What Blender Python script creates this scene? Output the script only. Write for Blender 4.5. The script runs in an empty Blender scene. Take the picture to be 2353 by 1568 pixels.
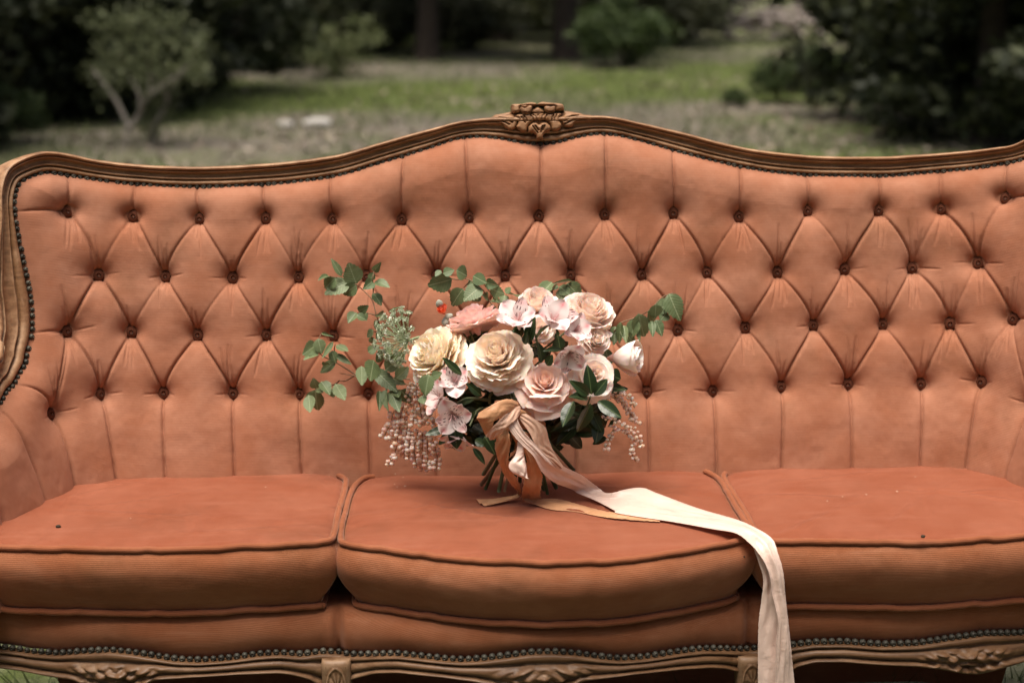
import bpy, math, random
import numpy as np
from mathutils import Matrix, Vector

# ------------------------------------------------------------------ camera
RX, RY = 2352.0, 1568.0                      # measuring frame of the photograph
FOC = 50 / 36 * RX
CAM = np.array([-0.125, 0.0, 1.23])
YAW, PITCH, ROLL = math.radians(2.0), math.radians(12.2), math.radians(0.4)
FW = np.array([math.sin(YAW) * math.cos(PITCH), math.cos(YAW) * math.cos(PITCH), -math.sin(PITCH)])
_rt = np.array([math.cos(YAW), -math.sin(YAW), 0.0])
_up = np.cross(_rt, FW)
RT = _rt * math.cos(ROLL) - _up * math.sin(ROLL)
UP = _up * math.cos(ROLL) + _rt * math.sin(ROLL)
scene = bpy.context.scene
COL = scene.collection
cd = bpy.data.cameras.new('camera')
cd.sensor_width = 36; cd.lens = 50; cd.clip_start = 0.05; cd.clip_end = 400
cd.dof.use_dof = True; cd.dof.focus_distance = 2.33; cd.dof.aperture_fstop = 2.6; cd.dof.aperture_blades = 0
co = bpy.data.objects.new('camera', cd); COL.objects.link(co)
M = Matrix(((RT[0], UP[0], -FW[0], CAM[0]), (RT[1], UP[1], -FW[1], CAM[1]), (RT[2], UP[2], -FW[2], CAM[2]), (0, 0, 0, 1)))
co.matrix_world = M
scene.camera = co

# ------------------------------------------------------------------ light
SUN_EL, SUN_AZ = 76.0, -155.0                # degrees; azimuth from +Y towards +X (the sun stands behind the camera, to the left)
SUN_STRENGTH, SKY_STRENGTH, EXPOSURE = 2.2, 0.05, 1.33
world = bpy.data.worlds.new('World'); scene.world = world; world.use_nodes = True
wn = world.node_tree
bg = wn.nodes['Background']
sky = wn.nodes.new('ShaderNodeTexSky'); sky.sky_type = 'NISHITA'; sky.sun_disc = False
sky.sun_elevation = math.radians(SUN_EL); sky.sun_rotation = math.radians(SUN_AZ)
sky.air_density = 0.7; sky.dust_density = 6.0; sky.ozone_density = 0.2
wn.links.new(sky.outputs[0], bg.inputs[0]); bg.inputs[1].default_value = SKY_STRENGTH
sd = bpy.data.lights.new('sun', 'SUN'); sd.energy = SUN_STRENGTH; sd.angle = math.radians(36); sd.color = (1.0, 0.93, 0.83)
so = bpy.data.objects.new('sun', sd); COL.objects.link(so)
_e, _a = math.radians(SUN_EL), math.radians(SUN_AZ)
sdir = Vector((math.cos(_e) * math.sin(_a), math.cos(_e) * math.cos(_a), math.sin(_e)))
so.rotation_euler = sdir.to_track_quat('Z', 'Y').to_euler(); so.location = (0, 0, 12)
scene.view_settings.view_transform = 'Standard'; scene.view_settings.look = 'None'
scene.view_settings.exposure = EXPOSURE; scene.view_settings.gamma = 1.0; scene.view_settings.use_curve_mapping = False
scene.cycles.max_bounces = 9; scene.cycles.diffuse_bounces = 8; scene.cycles.transparent_max_bounces = 6
scene.cycles.use_denoising = True; scene.cycles.use_adaptive_sampling = True; scene.cycles.adaptive_threshold = .02

# ------------------------------------------------------------------ measuring helpers
def ray(px, py):
    return FW + RT * (px - RX / 2) / FOC - UP * (py - RY / 2) / FOC
def on_y(px, py, y):
    d = ray(px, py); return CAM + d * ((y - CAM[1]) / d[1])
def on_z(px, py, z):
    d = ray(px, py); return CAM + d * ((z - CAM[2]) / d[2])
def interp(x, pts):
    p = np.array(sorted(pts)); return np.interp(x, p[:, 0], p[:, 1])
def smooth_curve(pts, n, closed=False):
    """Catmull-Rom through pts, resampled to n points of even spacing"""
    P = np.array(pts, float)
    if closed: Q = np.vstack([P[-1:], P, P[:2]])
    else: Q = np.vstack([2 * P[0] - P[1], P, 2 * P[-1] - P[-2]])
    out = []
    for i in range(len(Q) - 3):
        t = np.linspace(0, 1, 16, endpoint=False)[:, None]
        a, b, c, d = Q[i], Q[i + 1], Q[i + 2], Q[i + 3]
        out.append(0.5 * (2 * b + (c - a) * t + (2 * a - 5 * b + 4 * c - d) * t ** 2 + (3 * b - a - 3 * c + d) * t ** 3))
    C = np.vstack(out + [Q[-2][None]])
    L = np.concatenate([[0], np.cumsum(np.linalg.norm(np.diff(C, axis=0), axis=1))])
    tt = np.linspace(0, L[-1], n + (1 if closed else 0))
    if closed: tt = tt[:-1]
    return np.stack([np.interp(tt, L, C[:, k]) for k in range(C.shape[1])], 1)
def fbm2(x, y, seed=0, octs=4):
    """cheap smooth value noise for numpy arrays, about -1..1"""
    r = np.random.RandomState(seed); tot = np.zeros(np.broadcast(x, y).shape); amp = 1.0; nrm = 0
    for o in range(octs):
        g = r.rand(64, 64) * 2 - 1
        X, Y = np.asarray(x) * 2 ** o + 17.3 * o, np.asarray(y) * 2 ** o + 9.1 * o
        xi, yi = np.floor(X).astype(int), np.floor(Y).astype(int)
        fx, fy = X - xi, Y - yi
        fx, fy = fx * fx * (3 - 2 * fx), fy * fy * (3 - 2 * fy)
        a, b, c, d = g[xi % 64, yi % 64], g[(xi + 1) % 64, yi % 64], g[xi % 64, (yi + 1) % 64], g[(xi + 1) % 64, (yi + 1) % 64]
        tot = tot + amp * ((a * (1 - fx) + b * fx) * (1 - fy) + (c * (1 - fx) + d * fx) * fy); nrm += amp; amp *= .5
    return tot / nrm

# ------------------------------------------------------------------ object helpers
def make_mesh(name, v, f, mat=None, uv=None, smooth=True, col=None):
    me = bpy.data.meshes.new(name)
    v = np.asarray(v, np.float32)
    if isinstance(f, np.ndarray):
        n, k = f.shape
        me.vertices.add(len(v)); me.vertices.foreach_set('co', v.ravel())
        me.loops.add(n * k); me.loops.foreach_set('vertex_index', f.astype(np.int32).ravel())
        me.polygons.add(n); me.polygons.foreach_set('loop_start', np.arange(0, n * k, k, dtype=np.int32))
        me.polygons.foreach_set('loop_total', np.full(n, k, np.int32))
        me.update(calc_edges=True)
    else:
        me.from_pydata([tuple(map(float, p)) for p in v], [], [tuple(map(int, q)) for q in f])
    if smooth: me.polygons.foreach_set('use_smooth', np.ones(len(me.polygons), bool))
    if uv is not None:
        li = np.empty(len(me.loops), np.int32); me.loops.foreach_get('vertex_index', li)
        me.uv_layers.new(name='UVMap').data.foreach_set('uv', np.asarray(uv, np.float32)[li].ravel())
    if col is not None:
        a = me.attributes.new('tone', 'FLOAT', 'POINT'); a.data.foreach_set('value', np.asarray(col, np.float32))
    if mat: me.materials.append(mat)
    me.update()
    return me
def link(name, me, parent=None, world=True):
    o = bpy.data.objects.new(name, me); COL.objects.link(o)
    if parent is not None:
        o.parent = parent
        if world and parent.type == 'EMPTY': o.matrix_parent_inverse = Matrix.Translation(-Vector(parent.location))
    return o
def obj(name, v, f, mat, parent=None, uv=None, smooth=True, col=None, world=True):
    return link(name, make_mesh(name, v, f, mat, uv, smooth, col), parent, world)
def thing(name, loc, label, cat, group=None, rz=0.0):
    o = bpy.data.objects.new(name, None); COL.objects.link(o); o.location = loc; o.rotation_euler = (0, 0, rz)
    o.empty_display_size = .1
    return tag(o, label, cat, group)
def tag(o, label=None, cat=None, group=None, kind=None):
    if label: o['label'] = label
    if cat: o['category'] = cat
    if group: o['group'] = group
    if kind: o['kind'] = kind
    return o
def grid_faces(nu, nv, close_u=False, close_v=False):
    iu = np.arange(nu if close_u else nu - 1); iv = np.arange(nv if close_v else nv - 1)
    U, V = np.meshgrid(iu, iv, indexing='ij'); U2, V2 = (U + 1) % nu, (V + 1) % nv
    return np.stack([U * nv + V, U2 * nv + V, U2 * nv + V2, U * nv + V2], -1).reshape(-1, 4)
def frames(C, ref=(0, 0, 1), closed=False):
    T = (np.roll(C, -1, 0) - np.roll(C, 1, 0)) if closed else np.gradient(C, axis=0)
    T /= np.linalg.norm(T, axis=1)[:, None] + 1e-12
    A = np.cross(T, np.broadcast_to(np.asarray(ref, float), C.shape)); A /= np.linalg.norm(A, axis=1)[:, None] + 1e-12
    B = np.cross(A, T)
    return T, A, B
def tube(C, r, n=8, ref=(0, 0, 1), closed=False, caps=True):
    C = np.asarray(C, float); r = np.broadcast_to(np.asarray(r, float), (len(C),))
    T, A, B = frames(C, ref, closed)
    th = np.linspace(0, 2 * math.pi, n, endpoint=False)
    V = C[:, None] + r[:, None, None] * (np.cos(th)[None, :, None] * A[:, None] + np.sin(th)[None, :, None] * B[:, None])
    F = [tuple(q) for q in grid_faces(len(C), n, closed, True)]
    if caps and not closed: F += [tuple(range(n - 1, -1, -1)), tuple(range((len(C) - 1) * n, len(C) * n))]
    return V.reshape(-1, 3), F
class MB:
    """collects pieces into one mesh"""
    def __init__(s): s.v = []; s.f = []; s.c = []; s.n = 0
    def add(s, v, f, c=None):
        v = np.asarray(v, float); s.v.append(v); s.f += [tuple(int(i) + s.n for i in q) for q in f]; s.n += len(v)
        s.c.append(np.full(len(v), 0.5 if c is None else c) if np.ndim(c) == 0 else np.asarray(c)); return s
    def obj(s, name, mat, parent=None, smooth=True, world=True):
        return obj(name, np.vstack(s.v), s.f, mat, parent, None, smooth, np.concatenate(s.c), world)
    def mesh(s, name, mat, smooth=True):
        return make_mesh(name, np.vstack(s.v), s.f, mat, None, smooth, np.concatenate(s.c))

# ------------------------------------------------------------------ materials
def new_mat(name):
    m = bpy.data.materials.new(name); m.use_nodes = True
    nt = m.node_tree; return m, nt, nt.nodes['Principled BSDF']
def N(nt, typ, **kw):
    n = nt.nodes.new(typ)
    for k, v in kw.items():
        if k in ('operation', 'blend_type', 'data_type', 'attribute_name', 'noise_dimensions', 'wave_type', 'bands_direction', 'uv_map', 'feature', 'clamp'): setattr(n, k, v)
        else: n.inputs[k].default_value = v
    return n
def L(nt, a, b): nt.links.new(a, b)
def mixc(nt, fac, a, b, blend='MIX'):
    n = nt.nodes.new('ShaderNodeMix'); n.data_type = 'RGBA'; n.blend_type = blend
    for i, x in ((0, fac), (6, a), (7, b)):
        if hasattr(x, 'default_value') or hasattr(x, 'is_linked'): L(nt, x, n.inputs[i])
        elif i == 0: n.inputs[0].default_value = x
        else: n.inputs[i].default_value = (*x, 1) if len(x) == 3 else x
    return n.outputs[2]
def ramp(nt, fac, stops):
    n = nt.nodes.new('ShaderNodeValToRGB'); L(nt, fac, n.inputs[0]); e = n.color_ramp.elements
    while len(e) < len(stops): e.new(0.5)
    for x, (p, c) in zip(e, stops):
        x.position = p; x.color = (*c, 1) if len(c) == 3 else c
    return n.outputs[0]
def maprange(nt, fac, a, b, c, d):
    n = nt.nodes.new('ShaderNodeMapRange'); L(nt, fac, n.inputs[0])
    for i, x in enumerate((a, b, c, d)): n.inputs[i + 1].default_value = x
    return n.outputs[0]

ALB = .83
def fabric_mat(name, base, pale, rib_pitch, rib_amt, stain=0.5, bump=0.4, sheen=.22, streak=.4):
    base, pale = tuple(x * ALB for x in base), tuple(x * ALB for x in pale)
    """ribbed velvet: fine ribs across the UV v direction, brushed-nap patches, a little dirt"""
    m, nt, b = new_mat(name)
    uv = N(nt, 'ShaderNodeUVMap', uv_map='UVMap')
    sep = N(nt, 'ShaderNodeSeparateXYZ'); L(nt, uv.outputs[0], sep.inputs[0])
    tc = N(nt, 'ShaderNodeTexCoord')
    n1 = N(nt, 'ShaderNodeTexNoise', Scale=9.0, Detail=4.0, Roughness=.62); L(nt, tc.outputs['Object'], n1.inputs['Vector'])
    n2 = N(nt, 'ShaderNodeTexNoise', Scale=46.0, Detail=4.0, Roughness=.7); L(nt, tc.outputs['Object'], n2.inputs['Vector'])
    n3 = N(nt, 'ShaderNodeTexNoise', Scale=420.0, Detail=2.0); L(nt, tc.outputs['Object'], n3.inputs['Vector'])
    wob = N(nt, 'ShaderNodeTexNoise', Scale=30.0, Detail=2.0); L(nt, tc.outputs['Object'], wob.inputs['Vector'])
    # ribs
    a = N(nt, 'ShaderNodeMath', operation='MULTIPLY'); a.inputs[1].default_value = 2 * math.pi / rib_pitch; L(nt, sep.outputs[1], a.inputs[0])
    w = N(nt, 'ShaderNodeMath', operation='MULTIPLY_ADD'); L(nt, wob.outputs[0], w.inputs[0]); w.inputs[1].default_value = 3.0; L(nt, a.outputs[0], w.inputs[2])
    s = N(nt, 'ShaderNodeMath', operation='SINE'); L(nt, w.outputs[0], s.inputs[0])
    rib = maprange(nt, s.outputs[0], -1, 1, 0, 1)
    c = mixc(nt, maprange(nt, n1.outputs[0], .36, .66, 0, 1), base, pale)
    c = mixc(nt, maprange(nt, n2.outputs[0], .35, .75, 0, .38), c, tuple(x * .74 for x in base))
    k = N(nt, 'ShaderNodeMath', operation='MULTIPLY'); k.inputs[1].default_value = rib_amt; L(nt, rib, k.inputs[0])
    k2 = N(nt, 'ShaderNodeMath', operation='SUBTRACT'); k2.inputs[0].default_value = rib_amt; L(nt, k.outputs[0], k2.inputs[1])
    c = mixc(nt, k2.outputs[0], c, (base[0] * .38, base[1] * .38, base[2] * .36))
    # dirt and rubbed nap
    n4 = N(nt, 'ShaderNodeTexNoise', Scale=5.5, Detail=6.0, Roughness=.68); L(nt, tc.outputs['Object'], n4.inputs['Vector'])
    c = mixc(nt, maprange(nt, n4.outputs[0], .54, .78, 0, stain), c, (base[0] * .42, base[1] * .52, base[2] * .45))
    c = mixc(nt, maprange(nt, n3.outputs[0], .3, .7, 0, .16), c, (base[0] * 1.25, base[1] * 1.35, base[2] * 1.4))
    mp = N(nt, 'ShaderNodeMapping'); mp.inputs['Scale'].default_value = (5, 60, 60); L(nt, tc.outputs['Object'], mp.inputs['Vector'])
    n5 = N(nt, 'ShaderNodeTexNoise', Scale=1.0, Detail=5.0, Roughness=.7); L(nt, mp.outputs[0], n5.inputs['Vector'])
    c = mixc(nt, maprange(nt, n5.outputs[0], .52, .74, 0, streak), c, (pale[0] * 1.12, pale[1] * 1.3, pale[2] * 1.5))
    L(nt, c, b.inputs['Base Color'])
    b.inputs['Roughness'].default_value = .92; b.inputs['Specular IOR Level'].default_value = .12
    b.inputs['Sheen Weight'].default_value = sheen; b.inputs['Sheen Roughness'].default_value = .38
    b.inputs['Sheen Tint'].default_value = (1.0, .72, .58, 1)
    bp = N(nt, 'ShaderNodeBump', Strength=bump, Distance=.0012); hh = N(nt, 'ShaderNodeMath', operation='MULTIPLY_ADD')
    L(nt, n3.outputs[0], hh.inputs[0]); hh.inputs[1].default_value = .5; L(nt, rib, hh.inputs[2]); L(nt, hh.outputs[0], bp.inputs['Height'])
    L(nt, bp.outputs[0], b.inputs['Normal'])
    return m
RIBBED = fabric_mat('ribbed_velvet', (.400, .156, .084), (.495, .230, .142), .0027, .10, .55, .15, .12, .12)
VELVET = fabric_mat('seat_velvet', (.285, .080, .037), (.350, .118, .064), .0026, .16, .55, .35, .25)
BAND = fabric_mat('band_velvet', (.315, .106, .046), (.400, .158, .080), .0028, .09, .6, .2, .45)
BUTTON = fabric_mat('shaded_button_velvet', (.135, .043, .022), (.17, .058, .032), .01, .0, .3, .2, .05)  # redder cloth, its colour also darkened for pit shade and dirt

def wood_mat(name='carved_wood', k=1.0):
    m, nt, b = new_mat(name)
    tc = N(nt, 'ShaderNodeTexCoord')
    mp = N(nt, 'ShaderNodeMapping'); mp.inputs['Scale'].default_value = (5, 30, 60); L(nt, tc.outputs['Object'], mp.inputs['Vector'])
    g = N(nt, 'ShaderNodeTexNoise', Scale=2.2, Detail=6.0, Roughness=.65, Distortion=.6); L(nt, mp.outputs[0], g.inputs['Vector'])
    p = N(nt, 'ShaderNodeTexNoise', Scale=14.0, Detail=5.0, Roughness=.7); L(nt, tc.outputs['Object'], p.inputs['Vector'])
    f = N(nt, 'ShaderNodeTexNoise', Scale=120.0, Detail=4.0, Roughness=.7); L(nt, tc.outputs['Object'], f.inputs['Vector'])
    c = ramp(nt, g.outputs[0], [(.25, (.080 * k, .037 * k, .016 * k)), (.5, (.165 * k, .083 * k, .038 * k)), (.75, (.24 * k, .132 * k, .066 * k))])
    geo = N(nt, 'ShaderNodeNewGeometry')
    # varnish rubbed through on the proud edges
    wear = N(nt, 'ShaderNodeMath', operation='MULTIPLY_ADD'); L(nt, geo.outputs['Pointiness'], wear.inputs[0]); wear.inputs[1].default_value = 6.0; wear.inputs[2].default_value = -3.0
    w2 = N(nt, 'ShaderNodeMath', operation='ADD'); L(nt, wear.outputs[0], w2.inputs[0]); L(nt, maprange(nt, p.outputs[0], .35, .75, -.25, .55), w2.inputs[1])
    c = mixc(nt, maprange(nt, w2.outputs[0], .12, .55, 0, .75), c, (.36 * k, .225 * k, .13 * k))
    c = mixc(nt, maprange(nt, f.outputs[0], .55, .75, 0, .45), c, (.09, .042, .018))
    L(nt, c, b.inputs['Base Color'])
    L(nt, maprange(nt, p.outputs[0], .3, .7, .38, .62), b.inputs['Roughness'])
    b.inputs['Specular IOR Level'].default_value = .35
    bp = N(nt, 'ShaderNodeBump', Strength=.35, Distance=.0012); L(nt, f.outputs[0], bp.inputs['Height']); L(nt, bp.outputs[0], b.inputs['Normal'])
    return m
WOOD = wood_mat('carved_wood', 1.55)
WOODF = wood_mat('dimmed_carved_wood', .78)  # same wood, colour darkened to offset sky light on the front
def metal_mat():
    m, nt, b = new_mat('tarnished_nail')
    oi = N(nt, 'ShaderNodeObjectInfo')
    tc = N(nt, 'ShaderNodeTexCoord')
    n = N(nt, 'ShaderNodeTexNoise', Scale=260.0, Detail=3.0); L(nt, tc.outputs['Object'], n.inputs['Vector'])
    c = mixc(nt, oi.outputs['Random'], (.026, .022, .017), (.085, .078, .060))
    c = mixc(nt, maprange(nt, n.outputs[0], .45, .7, 0, .5), c, (.10, .105, .085))
    L(nt, c, b.inputs['Base Color']); b.inputs['Metallic'].default_value = .3; b.inputs['Roughness'].default_value = .55; b.inputs['Specular IOR Level'].default_value = .3
    return m
NAIL = metal_mat()
def plain(name, c, rough=.7, spec=.3, var=.25, scale=40.0, tone=None, trans=0.0, bump=0.0, sheen=0, sss=0.0):
    """simple material with noise variation and an optional per-vertex 'tone' towards a second colour"""
    m, nt, b = new_mat(name)
    tc = N(nt, 'ShaderNodeTexCoord'); n = N(nt, 'ShaderNodeTexNoise', Scale=scale, Detail=4.0, Roughness=.65); L(nt, tc.outputs['Object'], n.inputs['Vector'])
    cc = mixc(nt, maprange(nt, n.outputs[0], .3, .7, 0, 1), tuple(x * (1 - var) for x in c), tuple(min(1, x * (1 + var)) for x in c))
    if tone:
        at = N(nt, 'ShaderNodeAttribute', attribute_name='tone'); cc = mixc(nt, at.outputs['Fac'], cc, tone)
    L(nt, cc, b.inputs['Base Color']); b.inputs['Roughness'].default_value = rough; b.inputs['Specular IOR Level'].default_value = spec
    if bump:
        bp = N(nt, 'ShaderNodeBump', Strength=bump, Distance=.002); L(nt, n.outputs[0], bp.inputs['Height']); L(nt, bp.outputs[0], b.inputs['Normal'])
    if sheen: b.inputs['Sheen Weight'].default_value = sheen
    if sss:
        b.inputs['Subsurface Weight'].default_value = sss; b.inputs['Subsurface Radius'].default_value = (1.0, .62, .42); b.inputs['Subsurface Scale'].default_value = .008
    if trans:
        out = nt.nodes['Material Output']; tr = N(nt, 'ShaderNodeBsdfTranslucent'); L(nt, mixc(nt, 1.0, cc, (1, .90, .78), 'MULTIPLY') if sss else cc, tr.inputs[0])
        mx = N(nt, 'ShaderNodeMixShader'); mx.inputs[0].default_value = trans
        L(nt, b.outputs[0], mx.inputs[1]); L(nt, tr.outputs[0], mx.inputs[2]); L(nt, mx.outputs[0], out.inputs[0])
    return m

# ================================================================== ground under the sofa is built in the setting section
# ================================================================== SOFA
Z0, YB, S1, ARC_R, ARC_T, LEAN = 0.46, 2.475, 0.69, 0.175, math.radians(74), 0.20
def plan(s):
    s = np.asarray(s, float); a = np.abs(s); sg = np.where(s < 0, -1.0, 1.0)
    th = np.clip((a - S1) / ARC_R, 0, ARC_T); rest = np.maximum(a - S1 - ARC_R * ARC_T, 0)
    x = np.minimum(a, S1) + ARC_R * np.sin(th) + rest * math.cos(ARC_T)
    y = YB - ARC_R * (1 - np.cos(th)) - rest * math.sin(ARC_T)
    return x * sg, y, np.sin(th) * sg, np.cos(th)
def back(s, h, d=0.0):
    """point of the inner back: s along the plan curve, h above the seat, d forward of the base surface"""
    x, y, nx, ny = plan(s); o = LEAN * np.asarray(h, float) - d
    return np.stack([x + nx * o, y + ny * o, Z0 + np.asarray(h, float) + d * LEAN * .9], -1)
def solve_sh(px, py, d=0.0):
    r = ray(px, py); p = CAM + r * (2.5 / r[1]); q = np.array([p[0], p[2] - Z0, 2.5 / r[1]])
    if abs(q[0]) > .85: q[0] = math.copysign(.88, q[0])
    for _ in range(40):
        f = back(q[0], q[1], d) - (CAM + r * q[2]); J = np.zeros((3, 3))
        J[:, 0] = (back(q[0] + 1e-5, q[1], d) - back(q[0] - 1e-5, q[1], d)) / 2e-5
        J[:, 1] = (back(q[0], q[1] + 1e-5, d) - back(q[0], q[1] - 1e-5, d)) / 2e-5
        J[:, 2] = -r
        st = np.linalg.solve(J, f); q = q - np.clip(st, -.08, .08)
    return q[:2]

sofa = thing('sofa', (0, 2.45, 0), 'antique carved wood sofa with tufted terracotta velvet back, standing on the grass', 'sofa')

# --- buttons, measured row by row
ROW = [
 [(152, 487), (307, 497), (460, 503), (612, 502), (765, 503), (923, 504), (1078, 499), (1237, 496), (1388, 493), (1545, 490), (1695, 498), (1853, 485), (2015, 484), (2160, 481), (2312, 456)],
 [(226, 632), (382, 635), (537, 638), (687, 636), (842, 634), (1003, 633), (1160, 634), (1310, 632), (1473, 631), (1622, 626), (1783, 626), (1937, 619), (2092, 616), (2248, 604)],
 [(151, 761), (303, 762), (456, 769), (614, 769), (767, 772), (925, 768), (1082, 768), (1238, 765), (1395, 763), (1555, 758), (1710, 752), (1866, 747), (2025, 745), (2182, 743), (2331, 733)],
 [(230, 905), (378, 902), (537, 903), (689, 904), (847, 904), (1003, 903), (1162, 902), (1322, 901), (1484, 900), (1636, 897), (1792, 888), (1945, 882), (2113, 882), (2256, 877)],
]
BUT = [[solve_sh(*p) for p in r] for r in ROW]
armL = solve_sh(112, 950); 
BUT[3] = [armL] + BUT[3] + [np.array([-armL[0] + .05, armL[1]])]
# --- border of the upholstery (row of nails): left stile, top, right stile
LEFT = [(4, 901), (18, 887), (34, 861), (48, 837), (54, 811), (62, 785), (66, 757), (66.6, 729), (64, 686), (59, 658), (50, 616), (40, 572), (32, 528), (27, 498), (25, 470), (29, 442), (38, 422), (56, 411), (88, 400)]
TOP = [(117, 398), (169, 405), (237, 415), (305, 421.7), (389, 427.5), (491, 428.5), (576, 425), (677, 418), (782, 402), (879, 373), (981, 342), (1049, 320), (1099, 315), (1150, 320), (1201, 329), (1237, 331), (1279, 328), (1319, 317), (1370, 308), (1414, 311), (1472, 325), (1565, 351), (1633, 368.5), (1700, 382.7), (1768, 394.6), (1853, 402), (1954, 403.7), (2056, 403), (2157, 393.6), (2242, 386), (2320, 374), (2400, 360)]
OUT = [(142, 358), (203, 365), (271, 374), (339, 380), (440, 383.5), (542, 381), (643, 374), (728, 364), (787, 354), (879, 327), (981, 298), (1049, 281), (1116, 271), (1237, 262), (1353, 266), (1404, 269), (1472, 283), (1565, 304), (1633, 323.5), (1700, 339), (1768, 349), (1853, 358), (1937, 361), (2039, 360), (2141, 354), (2242, 345.5), (2352, 332), (2440, 318)]
lsh = np.array([solve_sh(*p) for p in LEFT]); tsh = np.array([solve_sh(*p) for p in TOP]); osh = np.array([solve_sh(*p) for p in OUT])
# the arm line goes on forwards out of the picture
s_a, h_a = lsh[0]
ARM = np.array([(s_a - .40, .10), (s_a - .37, .165), (s_a - .30, .195), (s_a - .20, .20), (s_a - .10, h_a - .045), (s_a - .04, h_a - .022)])
left_line = np.vstack([ARM, lsh])
right_line = left_line[::-1] * np.array([-1, 1]) + np.array([.095, 0])
dh = tsh[-1][1] - interp(-tsh[-1][0], [tuple(p) for p in tsh[:8]])
w_ = np.clip((right_line[:, 1] - .25) / .25, 0, 1); right_line = right_line + np.stack([0 * w_, w_ * dh], 1)
right_line = right_line[right_line[:, 0] > tsh[-1][0] + .012]
BORD = smooth_curve(np.vstack([left_line, tsh, right_line]), 1400)

# --- the pleats between buttons, the seams above the first row and below the last
def bez(p0, p1, p2, p3, n=14):
    t = np.linspace(0, 1, n)[:, None]
    return (1 - t) ** 3 * p0 + 3 * (1 - t) ** 2 * t * p1 + 3 * (1 - t) * t ** 2 * p2 + t ** 3 * p3
rng = np.random.RandomState(4)
CREASE = []       # (polyline, depth)
def pleat(a, b, k=1.0):
    a, b = np.array(a), np.array(b); d = b - a; j = rng.uniform(-.004, .004, 2)
    CREASE.append((bez(a, a + d * (.34, .31) + j, np.array([b[0] - d[0] * .21, b[1] - d[1] * .40]) + j, b), k))
for up_, lo_ in ((0, 1), (1, 2), (2, 3)):
    for p in BUT[up_]:
        for q in BUT[lo_]:
            if abs(p[0] - q[0]) < .105 and abs(p[0] - q[0]) > .02: pleat(p, q, rng.choice([.3, .7, .9, 1.0, 1.1, 1.3]))
def top_h(s): return interp(s, [tuple(p) for p in tsh])
for i, p in enumerate(BUT[0]):
    e = np.array([p[0] + rng.uniform(-.008, .008), top_h(p[0]) + .01])
    CREASE.append((bez(np.array(p), p + (e - p) * .3, p + (e - p) * .6 + (rng.uniform(-.004, .004), 0), e), 1.25))
for i, p in enumerate(BUT[3]):
    e = np.array([p[0] * 1.0 + math.copysign(.012 * abs(p[0]), -p[0]) * (1 if abs(p[0]) < .8 else 0) + rng.uniform(-.005, .005), -.10])
    if abs(p[0]) > .9: e = np.array([p[0] - math.copysign(.0, p[0]), -.10])
    CREASE.append((bez(np.array(p), p + (e - p) * .3, p + (e - p) * .6, e), 1.1))
for sg in (-1, 1):                                # sideways pleats running to the stile, arm channels
    for r, k in ((0, 0 if sg < 0 else -1), (2, 0 if sg < 0 else -1)):
        p = BUT[r][k]; CREASE.append((bez(p, p + (sg * .03, .008), p + (sg * .06, .006), p + (sg * .12, .012)), .7))
    a = BUT[3][0 if sg < 0 else -1]
    CREASE.append((bez(a, a + (sg * .01, .03), a + (sg * .03, .055), a + (sg * .075, .072)), .8))
    if sg < 0: pleat(BUT[2][0], a, .55)
    for off in (.115, .235):
        CREASE.append((np.array([(a[0] + sg * off, .16), (a[0] + sg * (off - .02), .05), (a[0] + sg * (off - .03), -.10)]), 1.1))
WRINK = []
for r in range(4):
    for p in BUT[r]:
        if abs(p[0]) > .9: continue
        for sgn, ok in ((-1, r < 3), (1, r > 0)):
            if not ok: continue
            if rng.rand() < .15: continue
            for q in range(rng.randint(3, 9)):
                a = rng.uniform(-.16, .16) if sgn > 0 else rng.uniform(-.26, .26); l = rng.uniform(.018, .080) * (1 if sgn > 0 else .8)
                st = np.array(p) + np.array([rng.uniform(-.008, .008), sgn * .010])
                WRINK.append((np.array([st, st + np.array([math.sin(a) * l * .5, sgn * l * .5]), st + np.array([math.sin(a) * l, sgn * l])]), rng.uniform(.5, 1.1)))
        if r >= 1 and rng.rand() < .7:
            for sg in (-1, 1):
                st = np.array(p) + (sg * .010, 0); l = rng.uniform(.012, .032)
                WRINK.append((np.array([st, st + (sg * l, rng.uniform(-.004, .005))]), rng.uniform(.25, .6)))

def inside(poly, x, y):
    c = np.zeros(x.shape, bool); j = len(poly) - 1
    for i in range(len(poly)):
        xi, yi = poly[i]; xj, yj = poly[j]
        m = ((yi > y) != (yj > y)); c ^= m & (x < (xj - xi) * (y - yi) / (yj - yi + 1e-12) + xi); j = i
    return c
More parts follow.
